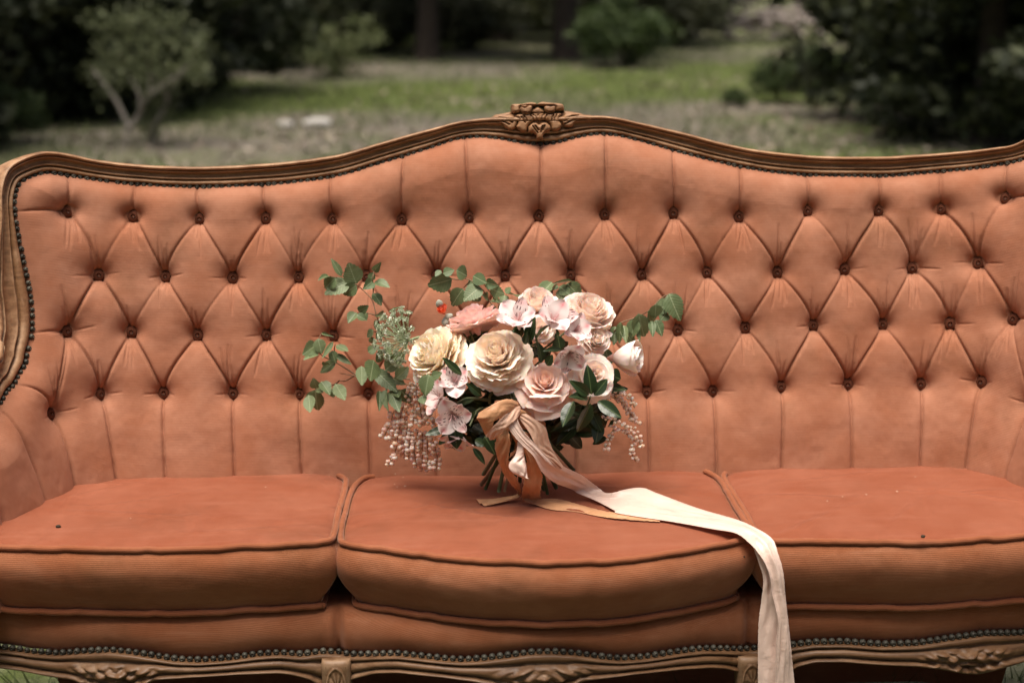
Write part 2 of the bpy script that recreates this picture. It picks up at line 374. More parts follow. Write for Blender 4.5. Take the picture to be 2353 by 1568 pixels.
# --- the padded surface
STEP = .0014
smax = -ARM[0][0] + .01; hmax = float(tsh[:, 1].max()) + .03
fine = 1.02
sv = np.concatenate([np.linspace(-smax, -fine, 40)[:-1], np.arange(-fine, fine, STEP), np.linspace(fine, smax, 40)]); hv = np.concatenate([np.linspace(-.12, -.045, 16)[:-1], np.arange(-.045, hmax, STEP)])
ns, nh = len(sv), len(hv)
SS, HH = np.meshgrid(sv, hv, indexing='ij')
def win(lo, hi, arr): return max(0, int(np.searchsorted(arr, lo)) - 1), min(len(arr), int(np.searchsorted(arr, hi)) + 1)
def seg_dist(poly, pad, D, K=None, val=None):
    for a, b in zip(poly[:-1], poly[1:]):
        i0, i1 = win(min(a[0], b[0]) - pad, max(a[0], b[0]) + pad, sv); j0, j1 = win(min(a[1], b[1]) - pad, max(a[1], b[1]) + pad, hv)
        if i1 <= i0 or j1 <= j0: continue
        x, y = SS[i0:i1, j0:j1] - a[0], HH[i0:i1, j0:j1] - a[1]; vx, vy = b - a
        t = np.clip((x * vx + y * vy) / (vx * vx + vy * vy + 1e-12), 0, 1); dd = np.hypot(x - t * vx, y - t * vy)
        if K is not None: K[i0:i1, j0:j1] = np.where(dd < D[i0:i1, j0:j1], val, K[i0:i1, j0:j1])
        D[i0:i1, j0:j1] = np.minimum(D[i0:i1, j0:j1], dd)
DB = np.full(SS.shape, .2); DL = np.full(SS.shape, .10); DW = np.full(SS.shape, .05); DE = np.full(SS.shape, .06); PIT = np.ones(SS.shape); BROAD = np.ones(SS.shape)
for r in BUT:
    for p in r:
        i0, i1 = win(p[0] - .19, p[0] + .19, sv); j0, j1 = win(p[1] - .19, p[1] + .19, hv)
        dd = np.hypot(SS[i0:i1, j0:j1] - p[0], (HH[i0:i1, j0:j1] - p[1]) * .95)
        DB[i0:i1, j0:j1] = np.minimum(DB[i0:i1, j0:j1], dd)
        PIT[i0:i1, j0:j1] *= 1 - np.exp(-(np.maximum(dd - .0100, 0) / .0125) ** .8); BROAD[i0:i1, j0:j1] *= 1 - .85 * np.exp(-(dd / .052) ** 2)
KL = np.ones(SS.shape)
for poly, k in CREASE: seg_dist(poly, .08, DL, KL, k)
GRO = np.zeros(SS.shape)
for poly, k in WRINK:
    tot = len(poly) - 1
    for m, (a, b) in enumerate(zip(poly[:-1], poly[1:])):
        i0, i1 = win(min(a[0], b[0]) - .006, max(a[0], b[0]) + .006, sv); j0, j1 = win(min(a[1], b[1]) - .006, max(a[1], b[1]) + .006, hv)
        x, y = SS[i0:i1, j0:j1] - a[0], HH[i0:i1, j0:j1] - a[1]; vx, vy = b - a; t = np.clip((x * vx + y * vy) / (vx * vx + vy * vy + 1e-12), 0, 1)
        g = k * (1 - (m + t) / tot) ** .7 * np.exp(-(np.hypot(x - t * vx, y - t * vy) / .0017) ** 2); GRO[i0:i1, j0:j1] = np.maximum(GRO[i0:i1, j0:j1], g)
seg_dist(BORD[::3], .06, DE)
amp = 1 + .16 * fbm2(SS * 9, HH * 9, 3, 2)
VERT = np.clip((np.abs(HH - .29) - .13) / .09, 0, 1); VERT = VERT * VERT * (3 - 2 * VERT)                 # the channels above the first row and below the last are rounder
D = (.025 * PIT + .0045 * BROAD) * amp + KL * (.0068 * (1 - np.exp(-(DL / .0019) ** 1.2))) + .0050 * VERT * (1 - np.exp(-(DL / .014) ** 1.3)) + .0012 * (1 - np.exp(-DL / .02))
D += (1 - KL) * .0068
D += .0005 * fbm2(SS * 55, HH * 55, 8, 3) * PIT + .0013 * fbm2(SS * 24, HH * 24, 18, 3) * PIT
D -= .0068 * GRO * (1 - np.exp(-DB / .012))
OUTS = ~inside(np.vstack([[(BORD[0][0], -.2)], BORD[::4], [(BORD[-1][0], -.2)]]), SS, HH)
D *= (.16 + .84 * (1 - np.exp(-DE / .022)))
D = np.where(OUTS, np.minimum(D, .002 - DE * .8), D)
D += .020 * np.clip(-HH / .05, 0, 1) * 0
VV = HH + .55 * (.022 * PIT) * np.sign(0) + .0                       # cloth coordinates of the ribs
VV = HH - .35 * (np.roll(D, 1, 1) - D) + .22 * D
P = back(SS, HH, D).reshape(-1, 3)
pb = np.vstack([[(BORD[0][0], -.2)], BORD[::4], [(BORD[-1][0], -.2)]])
IN = inside(pb, SS, HH) | (DE < .012)
F = grid_faces(ns, nh); keep = IN.ravel()[F].all(1)
F = F[keep]; used = np.unique(F); remap = -np.ones(ns * nh, int); remap[used] = np.arange(len(used))
backrest = obj('backrest', P[used], remap[F][:, ::-1], RIBBED, sofa, uv=np.stack([SS, VV], -1).reshape(-1, 2)[used])
# buttons
th = np.linspace(0, 2 * math.pi, 18, endpoint=False); bv = []
for r_, z_ in ((.0104, -.004), (.0104, .0004), (.0096, .0024), (.0070, .0038), (.0036, .0044)):
    bv += [(r_ * math.cos(t), r_ * math.sin(t), z_) for t in th]
bv.append((0, 0, .0046)); bf = [tuple(q) for q in grid_faces(5, 18, False, True)] + [(4 * 18 + i, 4 * 18 + (i + 1) % 18, 90) for i in range(18)]
buv = [(x, y) for x, y, z in bv]
button_me = make_mesh('button', bv, bf, BUTTON, uv=buv)
def surf_frame(s, h):
    p = back(s, h); ts = back(s + 1e-4, h) - back(s - 1e-4, h); thh = back(s, h + 1e-4) - back(s, h - 1e-4)
    ts /= np.linalg.norm(ts); thh /= np.linalg.norm(thh); n = np.cross(ts, thh); n /= np.linalg.norm(n); return p, ts, thh, n   # n towards the sitter
def place(o, p, X, Y, Z, sc=1.0):
    X, Y, Z = X * sc, Y * sc, Z * sc
    o.matrix_basis = Matrix(((X[0], Y[0], Z[0], p[0]), (X[1], Y[1], Z[1], p[1]), (X[2], Y[2], Z[2], p[2]), (0, 0, 0, 1)))
for r in BUT:
    for q in r:
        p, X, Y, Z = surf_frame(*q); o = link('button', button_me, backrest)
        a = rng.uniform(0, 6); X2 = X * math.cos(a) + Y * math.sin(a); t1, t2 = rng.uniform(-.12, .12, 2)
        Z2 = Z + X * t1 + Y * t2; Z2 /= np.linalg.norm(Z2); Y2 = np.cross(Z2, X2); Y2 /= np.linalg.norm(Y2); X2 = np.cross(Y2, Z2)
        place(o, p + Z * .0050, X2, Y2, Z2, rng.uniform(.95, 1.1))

# --- carved top rail swept along the border
nb = len(BORD)
Pb = back(BORD[:, 0], BORD[:, 1]); fr = [surf_frame(*q) for q in BORD]
TS = np.array([f[1] for f in fr]); TH = np.array([f[2] for f in fr]); NB = np.array([f[3] for f in fr])
Tn = np.gradient(Pb, axis=0); Tn /= np.linalg.norm(Tn, axis=1)[:, None]
for _ in range(12): Tn = (np.roll(Tn, 1, 0) + Tn + np.roll(Tn, -1, 0)) / 3 if False else Tn
BO = np.cross(NB, Tn); BO /= np.linalg.norm(BO, axis=1)[:, None]
if BO[nb // 2][2] < 0: BO = -BO
# outward directions smoothed so that the moulding turns corners without creases
for _ in range(30):
    BO[1:-1] = (BO[:-2] + BO[1:-1] * 2 + BO[2:]) / 4; BO /= np.linalg.norm(BO, axis=1)[:, None]
width = np.full(nb, .037) + .046 * np.clip((.47 - BORD[:, 1]) / .12, 0, 1) * np.clip((BORD[:, 1] - .12) / .1, 0.3, 1)
for i, q in enumerate(BORD):
    if tsh[0][0] + .03 < q[0] < tsh[-1][0] - .02 and q[1] > .42:
        width[i] = (interp(q[0], [tuple(p) for p in osh]) - q[1]) * max(.6, BO[i] @ TH[i])
for _ in range(25): width[1:-1] = (width[:-2] + 2 * width[1:-1] + width[2:]) / 4
PROF = [(.06, -.020), (.06, .006), (.10, .0115), (.16, .0130), (.22, .0120), (.265, .0080), (.285, .0035), (.305, .0035), (.325, .0085), (.37, .0128), (.43, .0108), (.50, .0088), (.58, .0092), (.65, .0125), (.695, .0175), (.715, .0175), (.730, .0105), (.755, .0105), (.770, .0185), (.82, .0225), (.88, .0228), (.94, .0195), (.985, .0125), (1.0, .003), (1.0, -.022), (.8, -.034), (.3, -.034)]
prof = np.array(PROF)
prof_f = smooth_curve(prof, 90, closed=True)
V = Pb[:, None] + (prof_f[None, :, 0] * width[:, None])[..., None] * BO[:, None] + prof_f[None, :, 1, None] * NB[:, None]
npf = len(prof_f)
Fr = [tuple(q) for q in grid_faces(nb, npf, False, True)] + [tuple(range(npf)), tuple(range((nb - 1) * npf + npf - 1, (nb - 1) * npf - 1, -1))]
top_rail = obj('top_rail', V.reshape(-1, 3), Fr, WOOD, sofa)
# nails: dome heads side by side along the inner edge
nv_ = []
th = np.linspace(0, 2 * math.pi, 10, endpoint=False)
for r_, z_ in ((.0056, -.002), (.0056, .0006), (.0045, .0028), (.0024, .0041)): nv_ += [(r_ * math.cos(t), r_ * math.sin(t), z_) for t in th]
nv_.append((0, 0, .0045)); nf_ = [tuple(q) for q in grid_faces(4, 10, False, True)] + [(30 + i, 30 + (i + 1) % 10, 40) for i in range(10)]
nail_me = make_mesh('nail_head', nv_, nf_, NAIL)
Lb = np.concatenate([[0], np.cumsum(np.linalg.norm(np.diff(Pb, axis=0), axis=1))])
rest = MB(); n_top = 0
for l in np.arange(.01, Lb[-1], .01165):
    if rng.rand() < .012: continue
    i = int(np.searchsorted(Lb, l)); i = min(i, nb - 1)
    p = Pb[i] + NB[i] * .0085 - BO[i] * .0015
    c = p - CAM; z = c @ FW; px = RX / 2 + FOC * (c @ RT) / z
    if -12 < px < RX + 12:
        o = link('nail_head', nail_me, top_rail); place(o, p + rng.uniform(-.0004, .0004, 3), Tn[i], BO[i], np.cross(Tn[i], BO[i]) if np.cross(Tn[i], BO[i]) @ NB[i] > 0 else -np.cross(Tn[i], BO[i]), rng.uniform(.72, .94)); n_top += 1
    else:
        m3 = np.stack([Tn[i], BO[i], NB[i]], 1); rest.add(np.array(nv_) @ m3.T + p, nf_)

# --- crest carving: relief over the middle of the rail (measured at 9.8 times)
def zc(x, y): return ((1190 + x / 9.804) / 1.05442, (230 + y / 9.804) / 1.05442)
CR = [ # outline, level, dome, falloff
 ([(0, 560), (120, 535), (300, 520), (480, 515), (560, 560), (603, 640), (598, 740), (560, 820), (470, 862), (390, 850), (320, 800), (270, 740), (200, 690), (80, 660), (0, 655)], .017, .009, 60),
 ([(2353, 545), (2200, 500), (2000, 480), (1780, 470), (1690, 520), (1650, 600), (1665, 700), (1720, 770), (1820, 800), (1920, 770), (1960, 700), (2030, 640), (2150, 610), (2353, 640)], .017, .009, 60),
 ([(560, 520), (700, 490), (900, 480), (1100, 500), (1105, 640), (1010, 655), (930, 690), (860, 770), (830, 890), (760, 915), (680, 890), (610, 830), (580, 790), (615, 720), (640, 640), (620, 580)], .021, .008, 70),
 ([(1105, 500), (1300, 470), (1500, 470), (1640, 480), (1600, 560), (1600, 660), (1650, 740), (1620, 830), (1540, 880), (1440, 880), (1400, 830), (1390, 740), (1310, 650), (1220, 630), (1105, 640)], .021, .008, 70),
 ([(860, 860), (880, 780), (960, 715), (1050, 710), (1115, 745), (1180, 705), (1280, 705), (1370, 770), (1390, 850), (1350, 900), (1270, 925), (1225, 980), (1205, 1050), (1215, 1080), (1060, 1080), (1055, 1030), (1030, 970), (960, 925), (880, 925)], .026, .009, 70),
 ([(480, 250), (690, 240), (760, 230), (950, 200), (1070, 230), (1080, 270), (960, 320), (940, 300), (690, 300), (680, 430), (490, 460), (470, 300)], .014, .014, 60),
 ([(690, 300), (870, 290), (950, 310), (950, 420), (880, 490), (790, 500), (700, 450)], .025, .008, 60),
 ([(1080, 240), (1200, 190), (1330, 205), (1640, 235), (1705, 290), (1705, 390), (1500, 410), (1480, 300), (1250, 310), (1100, 275)], .014, .014, 60),
 ([(1260, 310), (1480, 300), (1500, 400), (1440, 460), (1330, 470), (1240, 410)], .025, .008, 60),
 ([(960, 380), (1100, 320), (1230, 400), (1240, 480), (1120, 520), (960, 490)], .015, .010, 60),
 ([(20, 530), (60, 490), (240, 460), (480, 410), (480, 470), (700, 470), (1300, 460), (1690, 430), (1700, 390), (1850, 405), (2120, 450), (2180, 480), (2353, 500), (2353, 620), (0, 640)], .008, .010, 60),
]
GROOVE = [[(60, 610), (180, 620), (420, 735)], [(180, 570), (320, 595), (490, 690)], [(2230, 590), (2000, 590), (1730, 720)], [(2050, 510), (1900, 530), (1710, 650)], [(700, 560), (790, 690)], [(755, 540), (830, 650)], [(920, 525), (1000, 640)], [(985, 510), (1065, 625)], [(1235, 495), (1180, 600)], [(1300, 515), (1260, 600)], [(1450, 515), (1415, 640)], [(1530, 505), (1480, 620)], [(965, 785), (1085, 945)], [(1020, 770), (1100, 880)], [(1195, 780), (1155, 930)], [(1245, 770), (1205, 880)], [(690, 315), (780, 350), (850, 310)], [(1320, 290), (1400, 310), (1470, 285)]]
gx, gy = np.meshgrid(np.linspace(0, 2353, 330), np.linspace(170, 1120, 136), indexing='ij')
Hm = np.full(gx.shape, -1.0)
def pdist(poly, closed):
    D_ = np.full(gx.shape, 1e3); q = np.array(poly, float); q = np.vstack([q, q[:1]]) if closed else q
    for a, b in zip(q[:-1], q[1:]):
        v = b - a; t = np.clip(((gx - a[0]) * v[0] + (gy - a[1]) * v[1]) / (v @ v + 1e-9), 0, 1); D_ = np.minimum(D_, np.hypot(gx - a[0] - t * v[0], gy - a[1] - t * v[1]))
    return D_
for poly, lev, dome, fo in CR:
    poly = smooth_curve(poly, 70, True); m = inside(poly, gx, gy); dd = pdist(poly, True)
    hh = lev - .0035 + dome * np.sqrt(np.clip(1 - (1 - np.clip(dd / (fo * 1.1), 0, 1)) ** 2, 0, 1)); Hm = np.where(m, np.maximum(Hm, hh), Hm) - np.where((Hm > 0) & ~m, .006 * np.exp(-(dd / 16) ** 2), 0)
for g in GROOVE: Hm = np.where(Hm > 0, Hm - .009 * np.exp(-(pdist(g, False) / 15) ** 2), Hm)
mask = Hm > 0
sh = np.zeros(gx.shape + (2,)); c00, c10, c01, c11 = [solve_sh(*zc(*q)) for q in ((0, 170), (2353, 170), (0, 1120), (2353, 1120))]
fx, fy = (gx / 2353)[..., None], ((gy - 170) / 950)[..., None]
sh = (c00 * (1 - fx) + c10 * fx) * (1 - fy) + (c01 * (1 - fx) + c11 * fx) * fy
Hk = np.where(mask, Hm, -.022)
Pc = back(sh[..., 0], sh[..., 1], Hk)
Fc = grid_faces(*gx.shape); kc = mask.ravel()[Fc].any(1); Fc = Fc[kc]; us = np.unique(Fc); rm = -np.ones(gx.size, int); rm[us] = np.arange(len(us))
obj('crest_carving', Pc.reshape(-1, 3)[us], rm[Fc], WOOD, sofa)

# --- rear of the back: a plain cloth panel closing it behind
sb = np.linspace(BORD[0][0], BORD[-1][0], 120); hb_top = np.array([max(.12, min(interp(s, [tuple(p) for p in BORD]), .6)) for s in sb])
rows = []
for k in np.linspace(0, 1, 12): lo_ = np.where(np.abs(sb) < .93, -.41, -.16); rows.append(back(sb, lo_ + (hb_top - .015 - lo_) * k, -.045 - 0 * sb))  # lower part lengthened to block light under the sofa
Vr = np.stack(rows, 1); uvr = np.stack(np.meshgrid(sb, np.linspace(0, .7, 12), indexing='ij'), -1)
obj('back_panel', Vr.reshape(-1, 3), grid_faces(120, 12), BAND, sofa, uv=uvr.reshape(-1, 2))

# --- seat deck and front
def yf(x):
    a = np.abs(np.asarray(x, float))
    m = 2.015 + .088 * np.clip(a / .327, 0, 1) ** 2.0
    t = np.clip((a - .327) / .60, 0, 1); side = 2.103 - .028 * np.sin(np.clip(t / .85, 0, 1) * math.pi) + .04 * t ** 2
    return np.where(a < .327, m, side)
xs = np.linspace(-1.0, 1.0, 500)
NAILY = [(0, 1482), (68, 1492), (135, 1496.6), (190, 1492), (254, 1488.7), (305, 1494), (356, 1502), (406, 1510), (457, 1512), (525, 1507.5), (593, 1498), (643, 1494.5), (694, 1499), (738, 1492), (768, 1493), (798, 1499), (862, 1498), (913, 1496.6), (964, 1502), (1015, 1508), (1065, 1511), (1116, 1507.5), (1167, 1501), (1218, 1494), (1269, 1492.5), (1320, 1495.5), (1370, 1503), (1421, 1508), (1472, 1505), (1523, 1498), (1565, 1491), (1615, 1485), (1666, 1485.6), (1717, 1487), (1770, 1484), (1822, 1477), (1870, 1471), (1937, 1470), (2022, 1476), (2107, 1473.5), (2175, 1463), (2259, 1451.5), (2352, 1450)]
BOTY = [(0, 1534), (101, 1551), (169, 1562), (215, 1585), (262, 1592), (310, 1583), (356, 1562), (440, 1555), (542, 1548.6), (643, 1546), (677, 1551), (714, 1562), (768, 1600), (808, 1560), (862, 1546), (913, 1544.6), (1015, 1555), (1090, 1566), (1170, 1590), (1235, 1598), (1290, 1590), (1340, 1564), (1455, 1548), (1523, 1541), (1565, 1537), (1632, 1533), (1666, 1535), (1710, 1547), (1770, 1590), (1825, 1533), (1870, 1521), (1937, 1520.6), (2039, 1528), (2107, 1531), (2157, 1537), (2208, 1547), (2245, 1550), (2276, 1543), (2352, 1521)]
def to_xz(pts, off):
    out = []
    for px, py in pts:
        y = 2.08
        for _ in range(8): p = on_y(px, py, y); y = float(yf(p[0])) + off
        out.append((p[0], p[2]))
    return out
nz = to_xz(NAILY, .012); bz = to_xz(BOTY, .0)
nzl = interp(xs, nz); bzl = interp(xs, bz)
for a in (nzl, bzl):
    for _ in range(3): a[1:-1] = (a[:-2] + 2 * a[1:-1] + a[2:]) / 4
# upholstered band under the cushions (swelling a little)
t = np.linspace(0, 1, 14); band = []
for k in t:
    z = nzl + (.345 - nzl) * k; band.append(np.stack([xs, yf(xs) + .020 - .010 * np.sin(k * math.pi) * 1.0 + .03 * max(0, k - .8), z], 1))
band.append(np.stack([xs, np.full(500, 2.42), np.full(500, .345)], 1)); band.append(np.stack([xs, np.full(500, 2.46), np.full(500, .24)], 1)); band.append(np.stack([xs, yf(xs) + .05, np.full(500, .27)], 1))
Vb = np.stack(band, 1)
for xg in (-.330, .324): Vb[:, :14, 1] += (.007 * np.exp(-np.abs(xs - xg) / .006) - .004 * np.exp(-((np.abs(xs - xg) - .012) / .008) ** 2))[:, None]
uvb = np.stack([Vb[..., 0], Vb[..., 2] - .4 * Vb[..., 1]], -1)
obj('seat_deck', Vb.reshape(-1, 3), grid_faces(500, len(band), False, True)[:, ::-1], BAND, sofa, uv=uvb.reshape(-1, 2))
# wooden front rail: moulded, with a scalloped lower edge and a carved drop in each bay
fp = [(1.0, .020), (1.0, .004), (.93, .001), (.86, .002), (.80, .006), (.77, .0085), (.74, .005), (.66, .000), (.52, -.002), (.38, .000), (.30, .0045), (.27, .0075), (.24, .003), (.17, -.003), (.09, -.004), (.02, .000), (.0, .008), (.0, .03)]
fpv = smooth_curve(fp, 48)
CRX = [on_y(262, 1540, 2.08)[0], on_y(1250, 1540, 2.02)[0], on_y(2225, 1520, 2.08)[0]]
Xg, Kg = np.meshgrid(xs, np.arange(48), indexing='ij')
zz = bzl[:, None] + (nzl - .004 - bzl)[:, None] * fpv[None, :, 0]; yy = yf(xs)[:, None] + fpv[None, :, 1]
carve = np.zeros(zz.shape)
for cx in CRX:
    w = np.clip(1 - (np.abs(Xg - cx) / .085) ** 2, 0, 1) * np.clip(np.sin(np.clip((fpv[None, :, 0] - .02) / .76, 0, 1) * math.pi) * 1.6, 0, 1)
    uu, vv = (Xg - cx) * 1.0, zz - zz.min()
    flow = np.abs(np.sin(np.abs(uu) * 130 + np.sin(vv * 160) * 1.6)) * .6 + np.abs(np.sin(vv * 190 + np.abs(uu) * 55)) * .5 + .25 * fbm2(uu * 90, vv * 90, 5, 3)
    carve += w * (np.clip(flow, 0, 2) ** 1.4 * .0125 - .002)
yy = yy - carve
Vf = np.stack([Xg, yy, zz], -1)
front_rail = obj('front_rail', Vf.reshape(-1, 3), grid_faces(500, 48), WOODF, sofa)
n_front = 0
dl = np.concatenate([[0], np.cumsum(np.hypot(np.diff(xs), np.diff(nzl)))])
for l in np.arange(.002, dl[-1], .0122):
    x = float(np.interp(l, dl, xs)); z = float(np.interp(l, dl, nzl)); y = float(yf(x)) + .010
    g = float(yf(x + .01) - yf(x - .01)) / .02; X = np.array([1, g, 0]) / math.hypot(1, g); Y = np.array([0, 0, 1.0]); Z = np.cross(X, Y)
    p = np.array([x, y, z]); c = p - CAM; px = RX / 2 + FOC * (c @ RT) / (c @ FW)
    if -10 < px < RX + 10 and n_front + n_top < 300:
        o = link('nail_head', nail_me, front_rail); place(o, p, X, Y, Z, rng.uniform(.82, .98)); n_front += 1
    else: rest.add(np.array(nv_) @ np.stack([X, Y, Z], 1).T + p, nf_)
print('nails', n_top, n_front)
tag(rest.obj('outlying_nails', NAIL, sofa), kind='stuff')
# front legs: a carved block in the rail running down into a curved leg
def leg_mesh(x, y, front=True, fl=1.0):
    zt = float(interp(x, list(zip(xs, nzl)))) - .006 if front else .36
    secs = [(zt, .0, .021, .6), (zt - .004, -.010, .0235, 1), (zt - .05, -.010, .0235, 1), (zt - .08, -.014, .024, 1), (zt - .12, -.020, .022, 1), (zt - .17, -.014, .016, 1), (.07, .006, .012, 1), (.03, -.004, .014, 1), (.012, -.014, .018, 1), (0, -.016, .017, 1)] if front else [(zt, 0, .022, 1), (.2, .03, .020, 1), (0, .07, .017, 1)]
    q = smooth_curve([(a, b, c) for a, b, c, d in secs], 40)
    n = 20; th = np.linspace(0, 2 * math.pi, n, endpoint=False); ce, se = np.cos(th), np.sin(th)
    sx = np.sign(ce) * np.abs(ce) ** .55; sy = np.sign(se) * np.abs(se) ** .55
    V = np.zeros((40, n, 3)); V[..., 0] = x + q[:, 2, None] * sx * 1.0; V[..., 1] = y + (q[:, 1] * fl)[:, None] + q[:, 2, None] * sy * .8; V[..., 2] = np.maximum(q[:, 0, None], 0)
    return V.reshape(-1, 3), [tuple(f) for f in grid_faces(40, n, False, True)] + [tuple(range(n)), tuple(range(39 * n + n - 1, 39 * n - 1, -1))]
for x in (-.930, -.333, .326, .930):
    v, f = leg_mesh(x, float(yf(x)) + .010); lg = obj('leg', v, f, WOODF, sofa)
    # rosette on the block
    zt = float(interp(x, list(zip(xs, nzl)))); gy2, gz2 = np.meshgrid(np.linspace(-1, 1, 30), np.linspace(-1, 1, 44), indexing='ij')
    rr = np.hypot(gy2, gz2); hgt = .0045 * (1 - rr ** 4).clip(0, 1) * (.5 + .5 * np.abs(np.cos(np.arctan2(gy2, gz2) * 4 + rr * 2))) + .003 * np.exp(-((rr - .95) / .1) ** 2)
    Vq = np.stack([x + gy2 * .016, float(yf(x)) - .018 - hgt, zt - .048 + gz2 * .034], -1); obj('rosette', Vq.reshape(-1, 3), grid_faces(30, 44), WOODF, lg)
for x in (-.80, .80): obj('leg', *leg_mesh(x, 2.50, False), WOOD, sofa)
# arms: padded top rest and a carved support, mostly outside the picture
for sg in (-1, 1):
    line = left_line[:7] * np.array([-sg, 1]) * np.array([1, 1]) if sg > 0 else left_line[:7]
    pts = back(line[:, 0], line[:, 1], -.012); C = smooth_curve(pts[1:6], 40)
    rr = .028 * np.sqrt(np.clip(np.sin(np.linspace(.05, math.pi - .05, 40)), .05, 1))
    v, f = tube(C + np.array([0, 0, .022]), rr, 16); obj('arm_pad', v, f, VELVET, sofa, uv=v[:, 1:3])
    e = pts[0]; C2 = smooth_curve([e + (0, 0, .06), e + (0, -.02, 0), e + (sg * .01, -.005, -.10), e + (0, .03, -.20), e + (0, .0, -.30)], 40)
    v, f = tube(C2, np.linspace(.030, .022, 40), 12, ref=(1, 0, 0)); obj('arm_support', v, f, WOOD, sofa)

# ================================================================== SEAT CUSHIONS
PIPE = fabric_mat('piping_velvet', (.300, .095, .042), (.350, .125, .062), .0024, .1, .5, .25, .3)
def cushion(outline, label, crown, seed, ztop=.452, thick=.088):
    O = smooth_curve(outline, 420, closed=True); c = O.mean(0)
    root = thing('seat_cushion', (c[0], c[1], .345), label, 'cushion', 'seat cushions in a row on the sofa')
    n = len(O)
    T = np.roll(O, -1, 0) - np.roll(O, 1, 0); T /= np.linalg.norm(T, axis=1)[:, None]; Nn = np.stack([T[:, 1], -T[:, 0]], 1)
    if ((O + Nn * .01 - c) ** 2).sum() < ((O - c) ** 2).sum(): Nn = -Nn
    wob = .0022 * fbm2(np.arange(n) / 17., np.zeros(n), seed, 3) + .0016 * fbm2(np.arange(n) / 5., np.zeros(n), seed + 1, 2)
    rings = []
    R = np.concatenate([[0.003], np.linspace(.02, .9, 60), np.linspace(.912, .995, 22)])
    rad = np.array([1 - (1 - r) for r in R])
    for r in R:
        xy = c + (O - Nn * .003 - c) * r
        dist = np.linalg.norm(O - c, axis=1) * (1 - r)
        z = ztop + wob * r ** 14 + crown * (1 - np.exp(-dist / .05)) + .0035 * (fbm2(xy[:, 0] * 7, xy[:, 1] * 7, seed + 2, 3)) * np.clip(dist / .06, 0, 1)
        z = z - .004 * np.exp(-dist / .006)
        for q in range(7):   # slack wrinkles
            wr = np.random.RandomState(seed * 10 + q); x0, y0 = c[0] + wr.uniform(-.22, .22), c[1] + wr.uniform(-.14, .15); an = wr.normal() * .5 + (1.2 if q < 2 else 0); u_ = (xy[:, 0] - x0) * math.cos(an) + (xy[:, 1] - y0) * math.sin(an); v_ = -(xy[:, 0] - x0) * math.sin(an) + (xy[:, 1] - y0) * math.cos(an) + .02 * np.sin(u_ * 14 + q)
            z = z + wr.uniform(.0012, .0026) * np.exp(-(v_ / .008) ** 2) * np.exp(-(u_ / wr.uniform(.05, .12)) ** 2) - .0012 * np.exp(-((v_ - .014) / .010) ** 2) * np.exp(-(u_ / .1) ** 2)
        if seed == 31:   # pulled wrinkles below the bouquet
            z = z + .0030 * np.exp(-((xy[:, 1] - 2.23 - .10 * (xy[:, 0] + .06)) / .011) ** 2) * np.exp(-((xy[:, 0] + .09) / .10) ** 2) - .010 * np.exp(-(((xy[:, 0] + .01) / .14) ** 2 + ((xy[:, 1] - 2.34) / .09) ** 2))
        rings.append(np.column_stack([xy, z]))
    nside = 22
    zb = ztop - thick
    for k in np.linspace(0.04, .96, nside):
        bulge = .017 * math.sin(min(1, k * 1.12) * math.pi) ** .7 * (1.25 - .65 * k) - .020 * k ** 2.0
        xy = O + Nn * (bulge + .0016 * fbm2(O[:, 0] * 14 + 3, O[:, 1] * 14 + k * 4, seed + 5, 3))[:, None]
        rings.append(np.column_stack([xy, ztop + wob - .004 + (zb - ztop + .008) * k]))
    for r in (.985, .9, .5, .003): xy = c + (O - Nn * .021 - c) * r; rings.append(np.column_stack([xy, np.full(n, zb - (.006 if r < .95 else .002))]))
    V = np.stack(rings, 0); nr = len(rings)
    uv = np.stack([V[..., 0], V[..., 1]], -1); ks = len(R)
    for i in range(nside): uv[ks + i, :, 0] = V[ks + i, :, 0]; uv[ks + i, :, 1] = V[ks + i, :, 2]
    kt = ks + 0
    top = np.arange(0, kt); side = np.arange(kt - 1, nr)
    obj('cushion_top', V[top].reshape(-1, 3), grid_faces(len(top), n, False, True), VELVET, root, uv=uv[top].reshape(-1, 2))
    obj('cushion_border', V[side].reshape(-1, 3), grid_faces(len(side), n, False, True), BAND, root, uv=uv[side].reshape(-1, 2))
    for z, off in ((ztop, .0025), (zb, -.017)):
        C = np.column_stack([O + Nn * off, z + wob - .0005]); v, f = tube(C, .0052, 10, closed=True)
        obj('piping', v, f, PIPE, root, uv=np.column_stack([v[:, 0] * 0 + .001, v[:, 2]]))
    return root
SIDE = [(-.336, 2.125), (-.352, 2.102), (-.40, 2.092), (-.48, 2.083), (-.571, 2.078), (-.68, 2.087), (-.78, 2.101), (-.88, 2.118), (-.955, 2.140), (-.955, 2.175), (-.925, 2.25), (-.895, 2.35), (-.845, 2.425), (-.76, 2.458), (-.60, 2.464), (-.45, 2.464), (-.375, 2.452), (-.342, 2.420), (-.336, 2.36), (-.337, 2.24)]
cushion(SIDE, 'terracotta velvet seat cushion nearest the carved wooden stile, left of the bouquet', .006, 11, .463, .112)
cushion([(-.320, 2.130), (-.308, 2.103), (-.26, 2.078), (-.16, 2.038), (-.05, 2.008), (.05, 2.004), (.16, 2.026), (.25, 2.060), (.305, 2.090), (.321, 2.118), (.321, 2.24), (.321, 2.36), (.313, 2.415), (.28, 2.443), (.15, 2.452), (0, 2.452), (-.16, 2.452), (-.26, 2.447), (-.305, 2.425), (-.320, 2.36), (-.322, 2.24)], 'bow-fronted terracotta velvet middle seat cushion with the bouquet standing on it', .009, 31, .459, .107)
cushion([(-x, y - .012 if y < 2.3 else y + .008) for x, y in SIDE[::-1]], 'terracotta velvet seat cushion to the right of the hanging ribbon', .010, 52, .456, .116)

